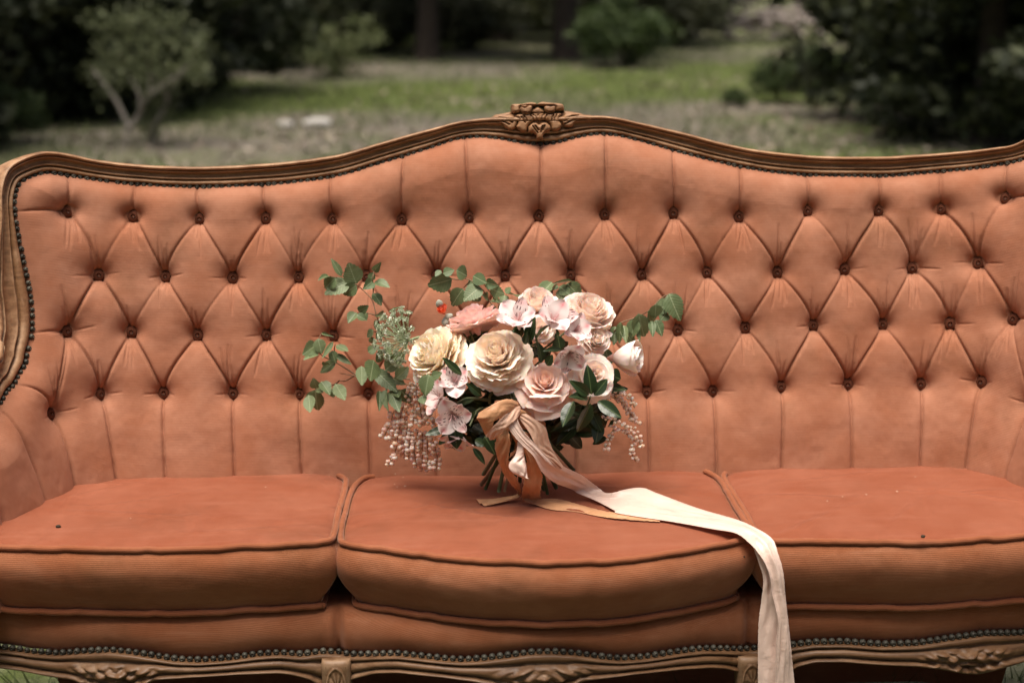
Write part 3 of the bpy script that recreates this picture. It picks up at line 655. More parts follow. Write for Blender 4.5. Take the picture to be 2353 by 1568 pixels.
# ================================================================== BOUQUET
def petal_mat(name, c, deep, trans=.25, rough=.6, sheen=.1):
    return plain(name, c, rough=rough, spec=.25, var=.05, scale=60, tone=deep, trans=trans, sheen=sheen, sss=.65)
CREAM = petal_mat('cream_petal', (.98, .87, .72), (.97, .68, .44), .15)
APRI = petal_mat('cream_apricot_petal', (.98, .84, .71), (.98, .60, .42), .15)
BLUSH = petal_mat('blush_petal', (.94, .71, .62), (.86, .48, .39), .2)
PALE = petal_mat('pale_blush_petal', (.97, .83, .75), (.94, .62, .51), .2)
PINK = petal_mat('pink_petal', (.92, .69, .65), (.82, .50, .46), .2)
WHITEPK = petal_mat('white_pink_petal', (.97, .86, .80), (.94, .62, .53), .2)
BUDOR = petal_mat('orange_bud_petal', (.85, .16, .05), (.55, .06, .02), .1)
SEPAL = plain('grey_green_sepal', (.36, .37, .30), var=.2)
def alstro_mat():
    m, nt, b = new_mat('alstroemeria_petal')
    uv = N(nt, 'ShaderNodeUVMap', uv_map='UVMap'); sp = N(nt, 'ShaderNodeSeparateXYZ'); L(nt, uv.outputs[0], sp.inputs[0])
    at = N(nt, 'ShaderNodeAttribute', attribute_name='tone')
    oi = N(nt, 'ShaderNodeObjectInfo')
    c = mixc(nt, at.outputs['Fac'], (.86, .78, .74), (.66, .17, .19))
    mp = N(nt, 'ShaderNodeMapping'); mp.inputs['Scale'].default_value = (4.6, 4.0, 1); L(nt, uv.outputs[0], mp.inputs['Vector'])
    vo = N(nt, 'ShaderNodeTexVoronoi', Scale=1.0); L(nt, mp.outputs[0], vo.inputs['Vector'])
    # elongated dark flecks, only on the streaked (inner) petals
    d = maprange(nt, vo.outputs['Distance'], .28, .42, 1, 0)
    a = N(nt, 'ShaderNodeMath', operation='MULTIPLY'); L(nt, d, a.inputs[0])
    v1 = N(nt, 'ShaderNodeMath', operation='GREATER_THAN'); L(nt, sp.outputs[1], v1.inputs[0]); v1.inputs[1].default_value = .15
    v2 = N(nt, 'ShaderNodeMath', operation='LESS_THAN'); L(nt, sp.outputs[1], v2.inputs[0]); v2.inputs[1].default_value = .88
    v3 = N(nt, 'ShaderNodeMath', operation='MULTIPLY'); L(nt, v1.outputs[0], v3.inputs[0]); L(nt, v2.outputs[0], v3.inputs[1])
    st = N(nt, 'ShaderNodeMath', operation='GREATER_THAN'); L(nt, sp.outputs[2], st.inputs[0])
    L(nt, v3.outputs[0], a.inputs[1])
    return m, nt, b, c, a.outputs[0]
def make_alstro(streak):
    m, nt, b, c, fleck = alstro_mat()
    if streak: c = mixc(nt, fleck, c, (.10, .018, .025))
    L(nt, c, b.inputs['Base Color']); b.inputs['Roughness'].default_value = .5; b.inputs['Specular IOR Level'].default_value = .3
    out = nt.nodes['Material Output']; tr = N(nt, 'ShaderNodeBsdfTranslucent'); L(nt, c, tr.inputs[0]); mx = N(nt, 'ShaderNodeMixShader'); mx.inputs[0].default_value = .2
    L(nt, b.outputs[0], mx.inputs[1]); L(nt, tr.outputs[0], mx.inputs[2]); L(nt, mx.outputs[0], out.inputs[0]); return m
ALS, ALSS = make_alstro(False), make_alstro(True)
def leaf_mat(name, c, c2, rough, spec, vein=(.36, .42, .24), va=.12):
    c, c2, vein = [tuple(x * ALB for x in q) for q in (c, c2, vein)]
    m, nt, b = new_mat(name)
    uv = N(nt, 'ShaderNodeUVMap', uv_map='UVMap'); sp = N(nt, 'ShaderNodeSeparateXYZ'); L(nt, uv.outputs[0], sp.inputs[0])
    oi = N(nt, 'ShaderNodeObjectInfo'); tc = N(nt, 'ShaderNodeTexCoord')
    n = N(nt, 'ShaderNodeTexNoise', Scale=3.0, Detail=4.0); L(nt, tc.outputs['Object'], n.inputs['Vector'])
    cc = mixc(nt, oi.outputs['Random'], c, c2); cc = mixc(nt, maprange(nt, n.outputs[0], .3, .7, 0, .35), cc, tuple(x * .6 for x in c))
    ab = N(nt, 'ShaderNodeMath', operation='ABSOLUTE'); L(nt, sp.outputs[0], ab.inputs[0])
    mid = maprange(nt, ab.outputs[0], .02, .07, .75, 0)
    # side veins: v - 0.45*|u| periodic
    k = N(nt, 'ShaderNodeMath', operation='MULTIPLY_ADD'); L(nt, ab.outputs[0], k.inputs[0]); k.inputs[1].default_value = -.28; L(nt, sp.outputs[1], k.inputs[2])
    k2 = N(nt, 'ShaderNodeMath', operation='MULTIPLY'); L(nt, k.outputs[0], k2.inputs[0]); k2.inputs[1].default_value = 55.0
    s = N(nt, 'ShaderNodeMath', operation='SINE'); L(nt, k2.outputs[0], s.inputs[0])
    cc = mixc(nt, maprange(nt, s.outputs[0], .75, 1.0, 0, va), cc, vein); cc = mixc(nt, mid, cc, vein)
    L(nt, cc, b.inputs['Base Color']); b.inputs['Roughness'].default_value = rough; b.inputs['Specular IOR Level'].default_value = spec
    bp = N(nt, 'ShaderNodeBump', Strength=va * 1.2, Distance=.001); L(nt, s.outputs[0], bp.inputs['Height']); L(nt, bp.outputs[0], b.inputs['Normal'])
    out = nt.nodes['Material Output']; tr = N(nt, 'ShaderNodeBsdfTranslucent'); L(nt, cc, tr.inputs[0]); mx = N(nt, 'ShaderNodeMixShader'); mx.inputs[0].default_value = .18
    L(nt, b.outputs[0], mx.inputs[1]); L(nt, tr.outputs[0], mx.inputs[2]); L(nt, mx.outputs[0], out.inputs[0])
    return m
LEAF = leaf_mat('rose_leaf', (.125, .180, .075), (.215, .270, .125), .5, .4)
GLOSS = leaf_mat('glossy_dark_leaf', (.022, .042, .014), (.040, .070, .022), .33, .5, (.16, .22, .08), .05)
STEM = plain('green_stem', (.045, .075, .03), rough=.5, var=.3, tone=(.20, .22, .12))
TWIG = plain('brown_twig', (.12, .06, .03), var=.35, tone=(.28, .19, .11))

bq_loc = on_z(1200, 1120, .462)
bouquet = thing('bouquet', tuple(bq_loc), 'hand-tied bouquet of cream and blush roses with trailing greenery and silk ribbons', 'bouquet')
prng = np.random.RandomState(21)
def basis(ax, spin=0.0):
    Z = np.array(ax, float); Z /= np.linalg.norm(Z); r = np.array([0, 0, 1.0]) if abs(Z[2]) < .9 else np.array([1.0, 0, 0])
    X = np.cross(r, Z); X /= np.linalg.norm(X); Y = np.cross(Z, X)
    c, s = math.cos(spin), math.sin(spin); return X * c + Y * s, Y * c - X * s, Z
def petal(th0, L0, W, r0, f0, f1, curl=0.0, ruffle=.05, nu=15, nv=14, tipdip=.1, seed=0, deep0=1.0, point=0.0):
    """one petal of a rose about the +Z axis: f0 and f1 are the angles from the axis at its base and tip"""
    u = np.linspace(-1, 1, nu); v = np.linspace(0, 1, nv); U, V_ = np.meshgrid(u, v, indexing='ij')
    al = np.radians(f0 + (f1 - f0) * v ** 1.2); dv = np.gradient(v) * L0
    rho = r0 + np.concatenate([[0], np.cumsum((np.sin(al) * dv)[:-1])]); z = np.concatenate([[0], np.cumsum((np.cos(al) * dv)[:-1])])
    hw = W * (v ** .55) * np.clip(1.02 - .30 * v ** 5, .1, 1) * (1 - point * v ** 3)
    # rounded end: shorten the sides near the tip
    vv = np.clip(V_ * (1 - tipdip * np.abs(U) ** 2.6 - .05 * np.clip(fbm2(U * 3.1 + seed * 2.3, U * 0 + 3, seed % 41, 2), -.3, 1)), 0, 1)
    Rh = np.interp(vv, v, rho); Zh = np.interp(vv, v, z); HW = np.interp(vv, v, hw)
    al2 = np.interp(vv, v, al)
    th_ = th0 + U * HW / np.maximum(Rh, W * .42)
    rf = ruffle * L0 * fbm2(U * 2.2 + seed * 3.7, V_ * 2.0 + seed * 1.3, seed % 50, 2) * V_ ** 1.3
    rf = rf + ruffle * .55 * L0 * fbm2(U * 5.5 + seed * 1.9, V_ * 3.0, seed % 37, 2) * V_ ** 3
    ed = curl * L0 * (np.clip((V_ - .55) / .45, 0, 1) ** 2 + .5 * np.abs(U) ** 4 * V_)
    rr = Rh + (rf + ed) * np.cos(al2); zz = Zh - (rf + ed) * np.sin(al2) - .3 * ed
    P_ = np.stack([rr * np.cos(th_), rr * np.sin(th_), zz], -1)
    tone = np.clip((1 - V_ * 1.15) * deep0 * .55 + .16 * fbm2(U * 3 + seed, V_ * 3, 7, 2) + .10 * np.clip((V_ - .93) / .07, 0, 1), 0, 1)
    return P_.reshape(-1, 3), grid_faces(nu, nv), tone.ravel()
SEED = [0]
def rose(px, py, Y, ax, R, layers, mat, name='rose', label=None, spin=0.0, core_mat=None):
    """layers from the outside in: (n, length, width, r0, f0, f1, curl, ruffle, single) in units of R"""
    c0 = on_y(px, py, Y); X, Yv, Z = basis(ax, spin); Mx = np.stack([X, Yv, Z], 1)
    core = MB(); singles = []
    for (n, l, w, r0, f0, f1, cu, ru, single, dz, dp) in layers:
        off = prng.uniform(0, 6.28)
        for i in range(n):
            SEED[0] += 1; t = off + i * 2 * math.pi / n + prng.uniform(-.18, .18)
            v, f, tn = petal(t, l * R * prng.uniform(.86, 1.08), w * R * prng.uniform(.85, 1.15), r0 * R, f0 + prng.uniform(-6, 6), f1 + prng.uniform(-15, 15), cu * prng.uniform(.5, 1.4), ru, seed=SEED[0], deep0=dp, nu=17 if single else 11, nv=14 if single else 10)
            v[:, 2] += dz * R; v = v @ Mx.T + c0
            if single: singles.append((v, f, tn))
            else: core.add(v, f, tn)
    # calyx
    q = np.linspace(0, 1, 6); cal = np.stack([0 * q, 0 * q, -.30 * R + .3 * R * q], 1); v, f = tube(cal, R * (.05 + .17 * q), 8, ref=(1, 0, 0)); core.add(v @ Mx.T + c0, f, 1.0)
    o = core.obj(name, core_mat or mat, bouquet)
    if label: o['label'] = label
    for v, f, tn in singles: obj('petal', v, f, mat, o, col=tn)
    return o
# layer: n, len, width, r0, f0, f1, curl, ruffle, single, dz, depth of the inner tint
GARDEN = [(7, 1.10, .76, .10, 84, 72, .05, .10, True, -.12, .7), (7, 1.10, .72, .10, 73, 52, .06, .10, True, -.07, .5), (7, 1.08, .68, .10, 64, 35, .07, .09, True, -.03, .4), (7, 1.06, .63, .09, 57, 21, .08, .08, True, .01, .35),
          (7, 1.04, .58, .08, 51, 11, .08, .07, False, .05, .4), (6, 1.02, .52, .07, 44, 4, .08, .07, False, .08, .5), (6, 1.0, .46, .06, 37, -1, .07, .07, False, .11, .6), (6, .98, .38, .05, 29, -4, .05, .08, False, .14, .7), (5, .95, .30, .03, 20, -5, .04, .08, False, .16, .8), (5, .92, .24, .02, 11, -4, .02, .1, False, .18, .85), (4, .90, .18, .0, 4, 0, .0, .1, False, .18, .9)]
HYBRID = [(5, 1.10, .86, .08, 80, 78, .30, .06, True, -.10, .25), (5, 1.06, .80, .08, 64, 52, .28, .05, True, -.04, .25), (5, 1.02, .72, .08, 52, 30, .22, .05, True, .02, .25), (5, .98, .62, .07, 42, 14, .18, .04, True, .08, .35),
          (5, .95, .50, .06, 33, 4, .12, .04, False, .12, .5), (5, .92, .40, .05, 25, -2, .08, .04, False, .15, .6), (5, .88, .30, .04, 17, -4, .05, .04, False, .18, .7), (4, .84, .20, .02, 8, -3, .02, .05, False, .2, .8)]
PEONY = [(6, 1.12, .82, .10, 70, 46, .05, .09, True, -.08, .5), (7, 1.10, .78, .10, 59, 26, .05, .08, True, -.03, .4), (7, 1.06, .70, .10, 49, 12, .05, .08, True, .03, .4), (7, 1.02, .58, .08, 39, 2, .05, .08, True, .07, .45), (6, 1.0, .46, .06, 30, -4, .05, .08, False, .1, .55), (5, .97, .34, .04, 19, -5, .04, .08, False, .13, .65), (4, .94, .22, .02, 9, -3, .0, .08, False, .15, .7)]
CUP = [(5, 1.25, .80, .10, 46, 8, .02, .05, True, -.08, .5), (5, 1.22, .74, .10, 40, -2, .02, .05, True, -.02, .45), (5, 1.16, .62, .08, 32, -6, .02, .07, True, .02, .5), (5, 1.1, .5, .06, 24, -8, .02, .08, False, .05, .6), (5, 1.0, .36, .04, 14, -8, .0, .1, False, .08, .7)]
FLAT = [(8, 1.15, .70, .10, 92, 96, -.06, .13, True, .0, .35), (8, 1.05, .62, .10, 78, 78, -.04, .13, True, .06, .4), (8, .92, .52, .09, 62, 56, .0, .13, True, .10, .5), (7, .78, .42, .07, 46, 30, .0, .12, False, .14, .7), (6, .6, .3, .04, 28, 8, 0, .1, False, .16, .9)]
S3 = 3.92
def z1(x, y): return ((700 + x / S3) / 1.05442, (600 + y / S3) / 1.05442)
def z2(x, y): return ((980 + x / S3) / 1.05442, (630 + y / S3) / 1.05442)
def z3(x, y): return ((1300 + x / S3) / 1.05442, (650 + y / S3) / 1.05442)
def z4(x, y): return ((880 + x / S3) / 1.05442, (880 + y / S3) / 1.05442)
def z5(x, y): return ((1180 + x / S3) / 1.05442, (880 + y / S3) / 1.05442)
def z6(x, y): return ((1500 + x / 3.118) / 1.05442, (1150 + y / 3.118) / 1.05442)

rose(*z2(900, 985), 2.245, (-.16, -.66, .68), .0490, GARDEN, APRI, label='large cream garden rose with apricot heart facing the viewer', spin=.4)
rose(*z2(360, 960), 2.285, (-.62, -.40, .60), .0480, GARDEN, CREAM, label='creamy yellow garden rose turned to the left')
rose(*z2(1310, 1240), 2.225, (.06, -.66, .72), .0420, HYBRID, BLUSH, label='dusty blush rose with a spiral heart above the ribbon', spin=.9)
rose(*z2(680, 640), 2.315, (-.35, .32, .88), .0460, FLAT, PINK, label='dusty pink flower seen from the side', name='ranunculus', spin=.2)
rose(*z3(455, 530), 2.300, (.22, -.45, .85), .0480, PEONY, PALE, label='pale blush peony rose at the top right')
rose(*z3(520, 690), 2.270, (.35, -.80, .40), .0270, PEONY, PALE, label='small pale blush rose')
rose(*z3(735, 850), 2.290, (.92, -.35, .10), .0400, CUP, WHITEPK, label='white and pink cup-shaped rose turned to the right')
rose(*z3(500, 1040), 2.240, (.25, -.80, .42), .0380, HYBRID, PALE, label='blush rose behind the glossy dark leaves', spin=2.0)
rose(*z2(1260, 470), 2.335, (.05, -.40, .90), .0340, PEONY, PALE, label='pale pink rose behind the striped lilies')
rose(*z2(1290, 660), 2.290, (.0, -.9, .3), .0210, HYBRID, PALE, label='small pink rose among the dark leaves')
rose(*z2(370, 500), 2.350, (-.3, -.45, .8), .0125, CUP, BUDOR, name='orange_bud', label='bright orange bud with grey sepals')
# grey buds beside it
for x, y, r in ((330, 415, .0065), (385, 580, .0062), (420, 535, .0058), (900, 500, .006)):
    c = on_y(*z2(x, y), 2.352); b = basis(prng.normal(size=3)); v = []; n = 8
    for k in range(7):
        a = k / 6 * math.pi; v += [c + (b[0] * math.cos(t) + b[1] * math.sin(t)) * r * math.sin(a) * (1 - .2 * math.cos(a)) + b[2] * r * 1.35 * math.cos(a) for t in np.linspace(0, 2 * math.pi, n, endpoint=False)]
    obj('grey_bud', v, grid_faces(7, n, False, True), SEPAL, bouquet)

# --- striped lilies (six petals each)
def lily(px, py, Y, ax, R, spin, label=None):
    R = R * 1.18
    c0 = on_y(px, py, Y); X, Yv, Z = basis(ax, spin); Mx = np.stack([X, Yv, Z], 1)
    q = np.linspace(0, 1, 8); thr = np.stack([0 * q, 0 * q, R * (-.5 + .62 * q)], 1); v, f = tube(thr, R * (.05 + .07 * q), 8, ref=(1, 0, 0))
    mb = MB().add(v @ Mx.T + c0, f, .25)
    for i in range(5):
        t = prng.uniform(0, 6.28); e = np.array([math.cos(t) * .16 * R, math.sin(t) * .16 * R, .62 * R]); C = smooth_curve([(0, 0, 0), e * .6 + (0, 0, .05 * R), e], 8); v, f = tube(C, R * .018, 5, ref=(1, 0, 0)); mb.add(v @ Mx.T + c0, f, .5)
    o = mb.obj('striped_lily', ALS, bouquet)
    if label: o['label'] = label
    for i in range(6):
        inner = i % 2 == 1; nu, nv = 9, 13
        u = np.linspace(-1, 1, nu); v = np.linspace(0, 1, nv); U, V_ = np.meshgrid(u, v, indexing='ij')
        l = R * (1.12 if inner else 1.08) * prng.uniform(.93, 1.05); w = R * (.33 if inner else .48) * prng.uniform(.92, 1.08)
        hw = w * np.sin(np.pi * np.clip(V_, 0, 1) ** .85 * .86 + .10) ** 1.0; hw = np.where(V_ > .85, hw * np.sqrt(np.clip(1 - ((V_ - .85) / .16) ** 2, .02, 1)), hw)
        al = np.radians(14 + (72 if not inner else 58) * v ** .8 + prng.uniform(-16, 14)); dv = np.gradient(v) * l
        rho = np.concatenate([[0], np.cumsum((np.sin(al) * dv)[:-1])]) + .05 * R; z = np.concatenate([[0], np.cumsum((np.cos(al) * dv)[:-1])])
        t = i * math.pi / 3 + prng.uniform(-.22, .22); er = np.array([math.cos(t), math.sin(t), 0]); et = np.array([-math.sin(t), math.cos(t), 0])
        fold = .16 * R * (1 - np.abs(U) ** 1.3) * -.45 * V_ + .06 * R * fbm2(U * 2 + i, V_ * 3, i + 3, 2) * V_
        P_ = er * rho[None, :, None] + et * (U * hw)[..., None] + np.array([0, 0, 1]) * (z[None, :] + fold)[..., None]
        P_[..., 2] += .0
        if inner: tone = np.clip(.55 * np.exp(-((V_ - .82) / .13) ** 2) * (1 - .4 * np.abs(U)) + .22 * (1 - V_), 0, 1)
        else: tone = np.clip(.75 * np.exp(-((V_ - .86) / .15) ** 2) * np.exp(-(U / .55) ** 2) + .35 * np.exp(-(U / .16) ** 2) * (1 - V_ * .6) + .12 * (1 - V_), 0, 1)
        obj('petal', P_.reshape(-1, 3) @ Mx.T + c0, grid_faces(nu, nv), ALSS if inner else ALS, o, uv=np.stack([U, V_], -1).reshape(-1, 2), col=tone.ravel())
    return o
lily(*z2(1080, 590), 2.235, (-.1, -.70, .70), .0340, .3, 'white striped lily standing above the large cream rose')
lily(*z2(1400, 590), 2.225, (.15, -.72, .66), .0340, .9, 'white striped lily with pink patches at the top centre')
lily(*z3(350, 600), 2.230, (.35, -.80, .45), .0270, .2, 'white striped lily in front of the peony rose')
lily(*z3(310, 790), 2.215, (.05, -.85, -.30), .0290, 1.2, 'striped lily nodding above the blush rose')
lily(*z4(880, 190), 2.215, (-.15, -.75, .60), .0290, .6, 'striped lily below the left cream rose')
lily(*z4(740, 330), 2.235, (-.70, -.65, .25), .0270, 1.5, 'striped lily open to the left above the bell flowers')
lily(*z4(850, 480), 2.205, (-.05, -.92, -.10), .0300, .1, 'white striped lily facing the viewer left of the ribbon')
lily(*z4(890, 650), 2.225, (-.15, -.62, -.77), .0270, .8, 'striped lily hanging downwards beside the bell flowers')

# --- leaves
def leaf_mesh(name, mat, serr, shape, fold, droop, seed):
    """unit leaf along +Y, length 1, half width 1 (scaled on placing); folded on its midrib"""
    n = 17; v = np.linspace(0, 1, n); r = np.random.RandomState(seed)
    hw = np.sin(np.pi * v ** shape) ** .8 * (1 - .15 * v); hw[0] = hw[-1] = 0
    P_, UVs = [], []
    for i, t in enumerate(v):
        k = hw[i]; s = (serr if i % 2 else -serr) * (0 < i < n - 1); zc_ = -droop * t * t
        for u in (-1, -.5, 0, .5, 1):
            e = abs(u) == 1
            P_.append((u * k * (1 + (s if e else 0)), t + (.02 * s / max(serr, .01) if e and serr else 0), zc_ + fold * abs(u) * k * .5 - .06 * fold * (abs(u) == 1) + .012 * math.sin(t * 22 + abs(u) * 4) * abs(u) + r.uniform(-.006, .006)))
            UVs.append((u * k, t))
    return make_mesh(name, P_, grid_faces(n, 5), mat, uv=UVs)
LM = [leaf_mesh('leaf', LEAF, .06, .82, f, d, i) for i, (f, d) in enumerate(((.25, .10), (.55, .25), (.1, -.12), (.9, .18), (.35, .45)))]
GM = [leaf_mesh('leaf', GLOSS, .0, .90, f, d, i + 9) for i, (f, d) in enumerate(((.35, .12), (.6, .25), (.2, -.1), (.4, .35)))]
def leaf(parent, a, b, w, Ya, Yb, meshes, tilt=.35, name='leaf'):
    """a, b: base and tip in the measuring frame; w: width there"""
    A, B = on_y(*a, Ya), on_y(*b, Yb); d = B - A; l = np.linalg.norm(d); Y = d / l
    view = CAM - A; view /= np.linalg.norm(view); view = view + prng.normal(size=3) * tilt + np.array([0, 0, .25])
    X = np.cross(Y, view); X /= np.linalg.norm(X); Z = np.cross(X, Y)
    ww = w / S3 / 1.05442 / FOC * np.linalg.norm(A - CAM) * .78
    o = link(name, meshes[prng.randint(len(meshes))], parent)
    X, Y, Z = X * ww, Y * l, Z * l * .55
    o.matrix_basis = Matrix(((X[0], Y[0], Z[0], A[0]), (X[1], Y[1], Z[1], A[1]), (X[2], Y[2], Z[2], A[2]), (0, 0, 0, 1)))
    return o
def stems(name, paths, mat, r=.0011):
    mb = MB()
    for p in paths:
        C = smooth_curve([on_y(*q[0], q[1]) for q in p], 14 * max(1, len(p) - 1)); v, f = tube(C, np.linspace(r * 1.3, r * .7, len(C)), 6, ref=(.3, .9, .2)); mb.add(v, f, .5)
    return mb.obj(name, mat, bouquet)
def by(z, pts, Y): return [(z(*p), Y + .01 * math.sin(i * 2.1)) for i, p in enumerate(pts)]
spA = stems('leafy_sprig', [by(z1, [(1000, 1000), (900, 830), (830, 640), (790, 500), (700, 400), (635, 350)], 2.405), by(z1, [(640, 350), (500, 290), (370, 275)], 2.415), by(z1, [(790, 480), (800, 400), (795, 300), (810, 200)], 2.41), by(z1, [(830, 640), (740, 620), (650, 620)], 2.42), by(z1, [(910, 850), (830, 800), (800, 800)], 2.41)], TWIG)
A1 = [(640, 345, 560, 140, 135), (570, 330, 340, 410, 125), (440, 285, 335, 390, 90), (380, 270, 298, 265, 40), (500, 270, 402, 100, 52), (640, 355, 512, 450, 92), (805, 225, 850, 170, 50), (770, 305, 805, 232, 55), (795, 315, 712, 388, 75), (815, 320, 945, 345, 72), (800, 432, 885, 530, 80), (640, 615, 560, 705, 75), (660, 605, 746, 556, 62), (690, 612, 740, 690, 66), (640, 640, 735, 680, 60), (800, 780, 738, 850, 62), (770, 850, 800, 905, 42), (830, 680, 820, 770, 42), (880, 790, 830, 870, 50), (945, 605, 1055, 568, 26), (900, 620, 860, 640, 40)]
for x0, y0, x1_, y1_, w in A1: leaf(spA, z1(x0, y0), z1(x1_, y1_), w, 2.412 + prng.uniform(-.015, .012), 2.405 + prng.uniform(-.03, .015), LM)
spE = stems('leafy_sprig', [by(z1, [(1240, 1340), (1050, 1270), (960, 1220), (830, 1130), (780, 1060)], 2.39), by(z1, [(1150, 1245), (800, 1225), (640, 1215), (480, 1190)], 2.41), by(z1, [(660, 1220), (450, 1090), (300, 1010), (270, 900), (310, 810)], 2.41), by(z1, [(480, 1260), (420, 1300), (260, 1340), (240, 1270)], 2.41), by(z1, [(620, 1215), (540, 1260), (480, 1262)], 2.41), by(z1, [(440, 1080), (430, 960), (440, 915)], 2.41)], TWIG)
A2 = [(260, 920, 148, 1005, 105), (270, 1000, 150, 1040, 60), (275, 862, 310, 1005, 82), (310, 808, 385, 830, 22), (420, 890, 308, 1055, 36), (450, 920, 562, 990, 72), (440, 1010, 592, 1105, 46), (405, 975, 440, 1090, 62), (445, 1078, 290, 1185, 72), (320, 1080, 385, 1115, 52), (265, 1335, 228, 1255, 72), (262, 1340, 318, 1372, 44), (305, 1268, 392, 1382, 84), (250, 1345, 262, 1552, 132), (185, 1395, 205, 1568, 84), (398, 1340, 425, 1420, 52), (440, 1290, 530, 1450, 92)]
for x0, y0, x1_, y1_, w in A2: leaf(spE, z1(x0, y0), z1(x1_, y1_), w, 2.405 + prng.uniform(-.015, .012), 2.395 + prng.uniform(-.03, .015), LM)
A3 = [(805, 1065, 762, 1268, 135), (690, 1120, 690, 1312, 82), (915, 1165, 1100, 985, 118), (812, 1158, 1025, 1362, 100), (1018, 1242, 1132, 1128, 84), (830, 1000, 885, 1062, 92), (750, 990, 832, 938, 62), (930, 960, 950, 1035, 52), (985, 1240, 1092, 1290, 62), (862, 1355, 860, 1537, 52), (930, 1335, 928, 1547, 62), (965, 1348, 1045, 1550, 92), (1060, 1345, 1155, 1470, 92), (1012, 1345, 1045, 1430, 62), (1255, 1480, 1290, 1400, 60)]
for x0, y0, x1_, y1_, w in A3: leaf(spE, z1(x0, y0), z1(x1_, y1_), w, 2.345 + prng.uniform(-.02, .02), 2.33 + prng.uniform(-.03, .03), LM)
for x0, y0, x1_, y1_, w in [(230, 1080, 190, 1292, 104), (250, 1112, 352, 1068, 62), (165, 1285, 180, 1365, 62)]: leaf(spE, z2(x0, y0), z2(x1_, y1_), w, 2.20, 2.19, LM)
spH = stems('leafy_sprig', [by(z2, [(900, 520), (800, 380), (740, 280), (600, 180), (470, 180), (330, 110)], 2.40), by(z2, [(1000, 480), (880, 400), (800, 290), (700, 160)], 2.39), by(z2, [(620, 200), (560, 260)], 2.40)], TWIG)
A4 = [(450, 180, 215, 250, 132), (342, 95, 290, 152, 42), (365, 128, 466, 88, 66), (492, 98, 602, 150, 105), (555, 270, 430, 440, 112), (722, 255, 568, 358, 120), (648, 150, 782, 222, 86), (768, 208, 884, 245, 74), (600, 255, 695, 208, 72), (715, 320, 640, 385, 70), (738, 330, 802, 372, 62), (808, 270, 955, 322, 84), (955, 312, 1012, 258, 52), (952, 330, 930, 402, 62), (995, 300, 1122, 382, 112), (828, 380, 902, 392, 52), (808, 432, 862, 490, 52), (898, 462, 965, 420, 52), (1402, 208, 1250, 362, 92), (1392, 280, 1350, 372, 42)]
spH2 = stems('leafy_sprig', [by(z2, [(1420, 480), (1400, 330), (1430, 230), (1560, 200)], 2.38)], TWIG)
for x0, y0, x1_, y1_, w in A4: leaf(spH2 if x0 > 1300 else spH, z2(x0, y0), z2(x1_, y1_), w, 2.395 + prng.uniform(-.02, .01), 2.39 + prng.uniform(-.03, .02), LM)
for x0, y0, x1_, y1_, w in [(285, 140, 425, 282, 112), (215, 170, 315, 252, 82), (232, 195, 235, 305, 70), (335, 115, 152, 140, 22), (200, 160, 150, 202, 32)]: leaf(spH2, z3(x0, y0), z3(x1_, y1_), w, 2.40, 2.39, LM)
spI = stems('leafy_sprig', [by(z3, [(500, 810), (640, 705), (760, 570), (800, 515), (940, 465), (1070, 395), (1190, 275), (1300, 230)], 2.33), by(z3, [(520, 800), (660, 740), (700, 715)], 2.32)], TWIG)
A5 = [(1255, 238, 1352, 485, 132), (1248, 290, 1150, 442, 112), (1235, 415, 1172, 496, 82), (1130, 340, 1125, 475, 92), (965, 428, 1022, 665, 124), (942, 478, 888, 662, 92), (1128, 485, 1192, 638, 70), (1090, 495, 1105, 625, 52), (958, 560, 976, 692, 32), (792, 508, 792, 714, 68), (742, 548, 738, 714, 72), (682, 608, 680, 724, 72), (826, 540, 842, 682, 52), (848, 608, 932, 735, 62), (640, 665, 590, 692, 42), (648, 760, 702, 932, 74), (640, 800, 648, 925, 34), (558, 770, 635, 812, 62), (1060, 400, 1090, 540, 70)]
for x0, y0, x1_, y1_, w in A5: leaf(spI, z3(x0, y0), z3(x1_, y1_), w, 2.325 + prng.uniform(-.01, .01), 2.315 + prng.uniform(-.02, .02), LM, .25)
spJ = stems('glossy_sprig', [[(z3(420, 1420), 2.25), (z3(480, 1300), 2.22), (z3(510, 1215), 2.19)]], STEM, .0018)
A6 = [(520, 1195, 482, 918, 88), (492, 1205, 330, 1068, 78), (482, 1228, 345, 1194, 66), (545, 1205, 672, 1048, 78), (578, 1258, 802, 1414, 90), (512, 1280, 388, 1562, 96), (348, 1258, 240, 1492, 92)]
for x0, y0, x1_, y1_, w in A6: leaf(spJ, z3(x0, y0), z3(x1_, y1_), w, 2.19, 2.175 + prng.uniform(-.02, .02), GM, .2)
A6b = [(680, 1000, 795, 1052, 112), (360, 930, 300, 1085, 64), (400, 1430, 190, 1525, 66), (700, 1110, 720, 1000, 80), (300, 1120, 350, 990, 60)]
for x0, y0, x1_, y1_, w in A6b: leaf(spJ, z3(x0, y0), z3(x1_, y1_), w, 2.27, 2.265, GM, .3)
for x0, y0, x1_, y1_, w in [(862, 580, 650, 772, 92), (1068, 558, 1030, 755, 84), (870, 520, 620, 640, 84), (1000, 470, 1080, 640, 70), (760, 420, 560, 500, 90), (900, 380, 740, 440, 80)]: leaf(spJ, z5(x0, y0), z5(x1_, y1_), w, 2.26, 2.24, GM, .3)
spK = stems('glossy_sprig', [[(z2(1290, 1000), 2.26), (z2(1270, 850), 2.22), (z2(1240, 700), 2.205)]], STEM, .0022)
for pth in ([(z4(1200, 350), 2.25), (z4(1000, 330), 2.22), (z4(890, 370), 2.205)], [(z4(1180, 420), 2.25), (z4(1080, 450), 2.22), (z4(1010, 590), 2.20)]): stems('flower_stem', [pth], STEM, .0022)
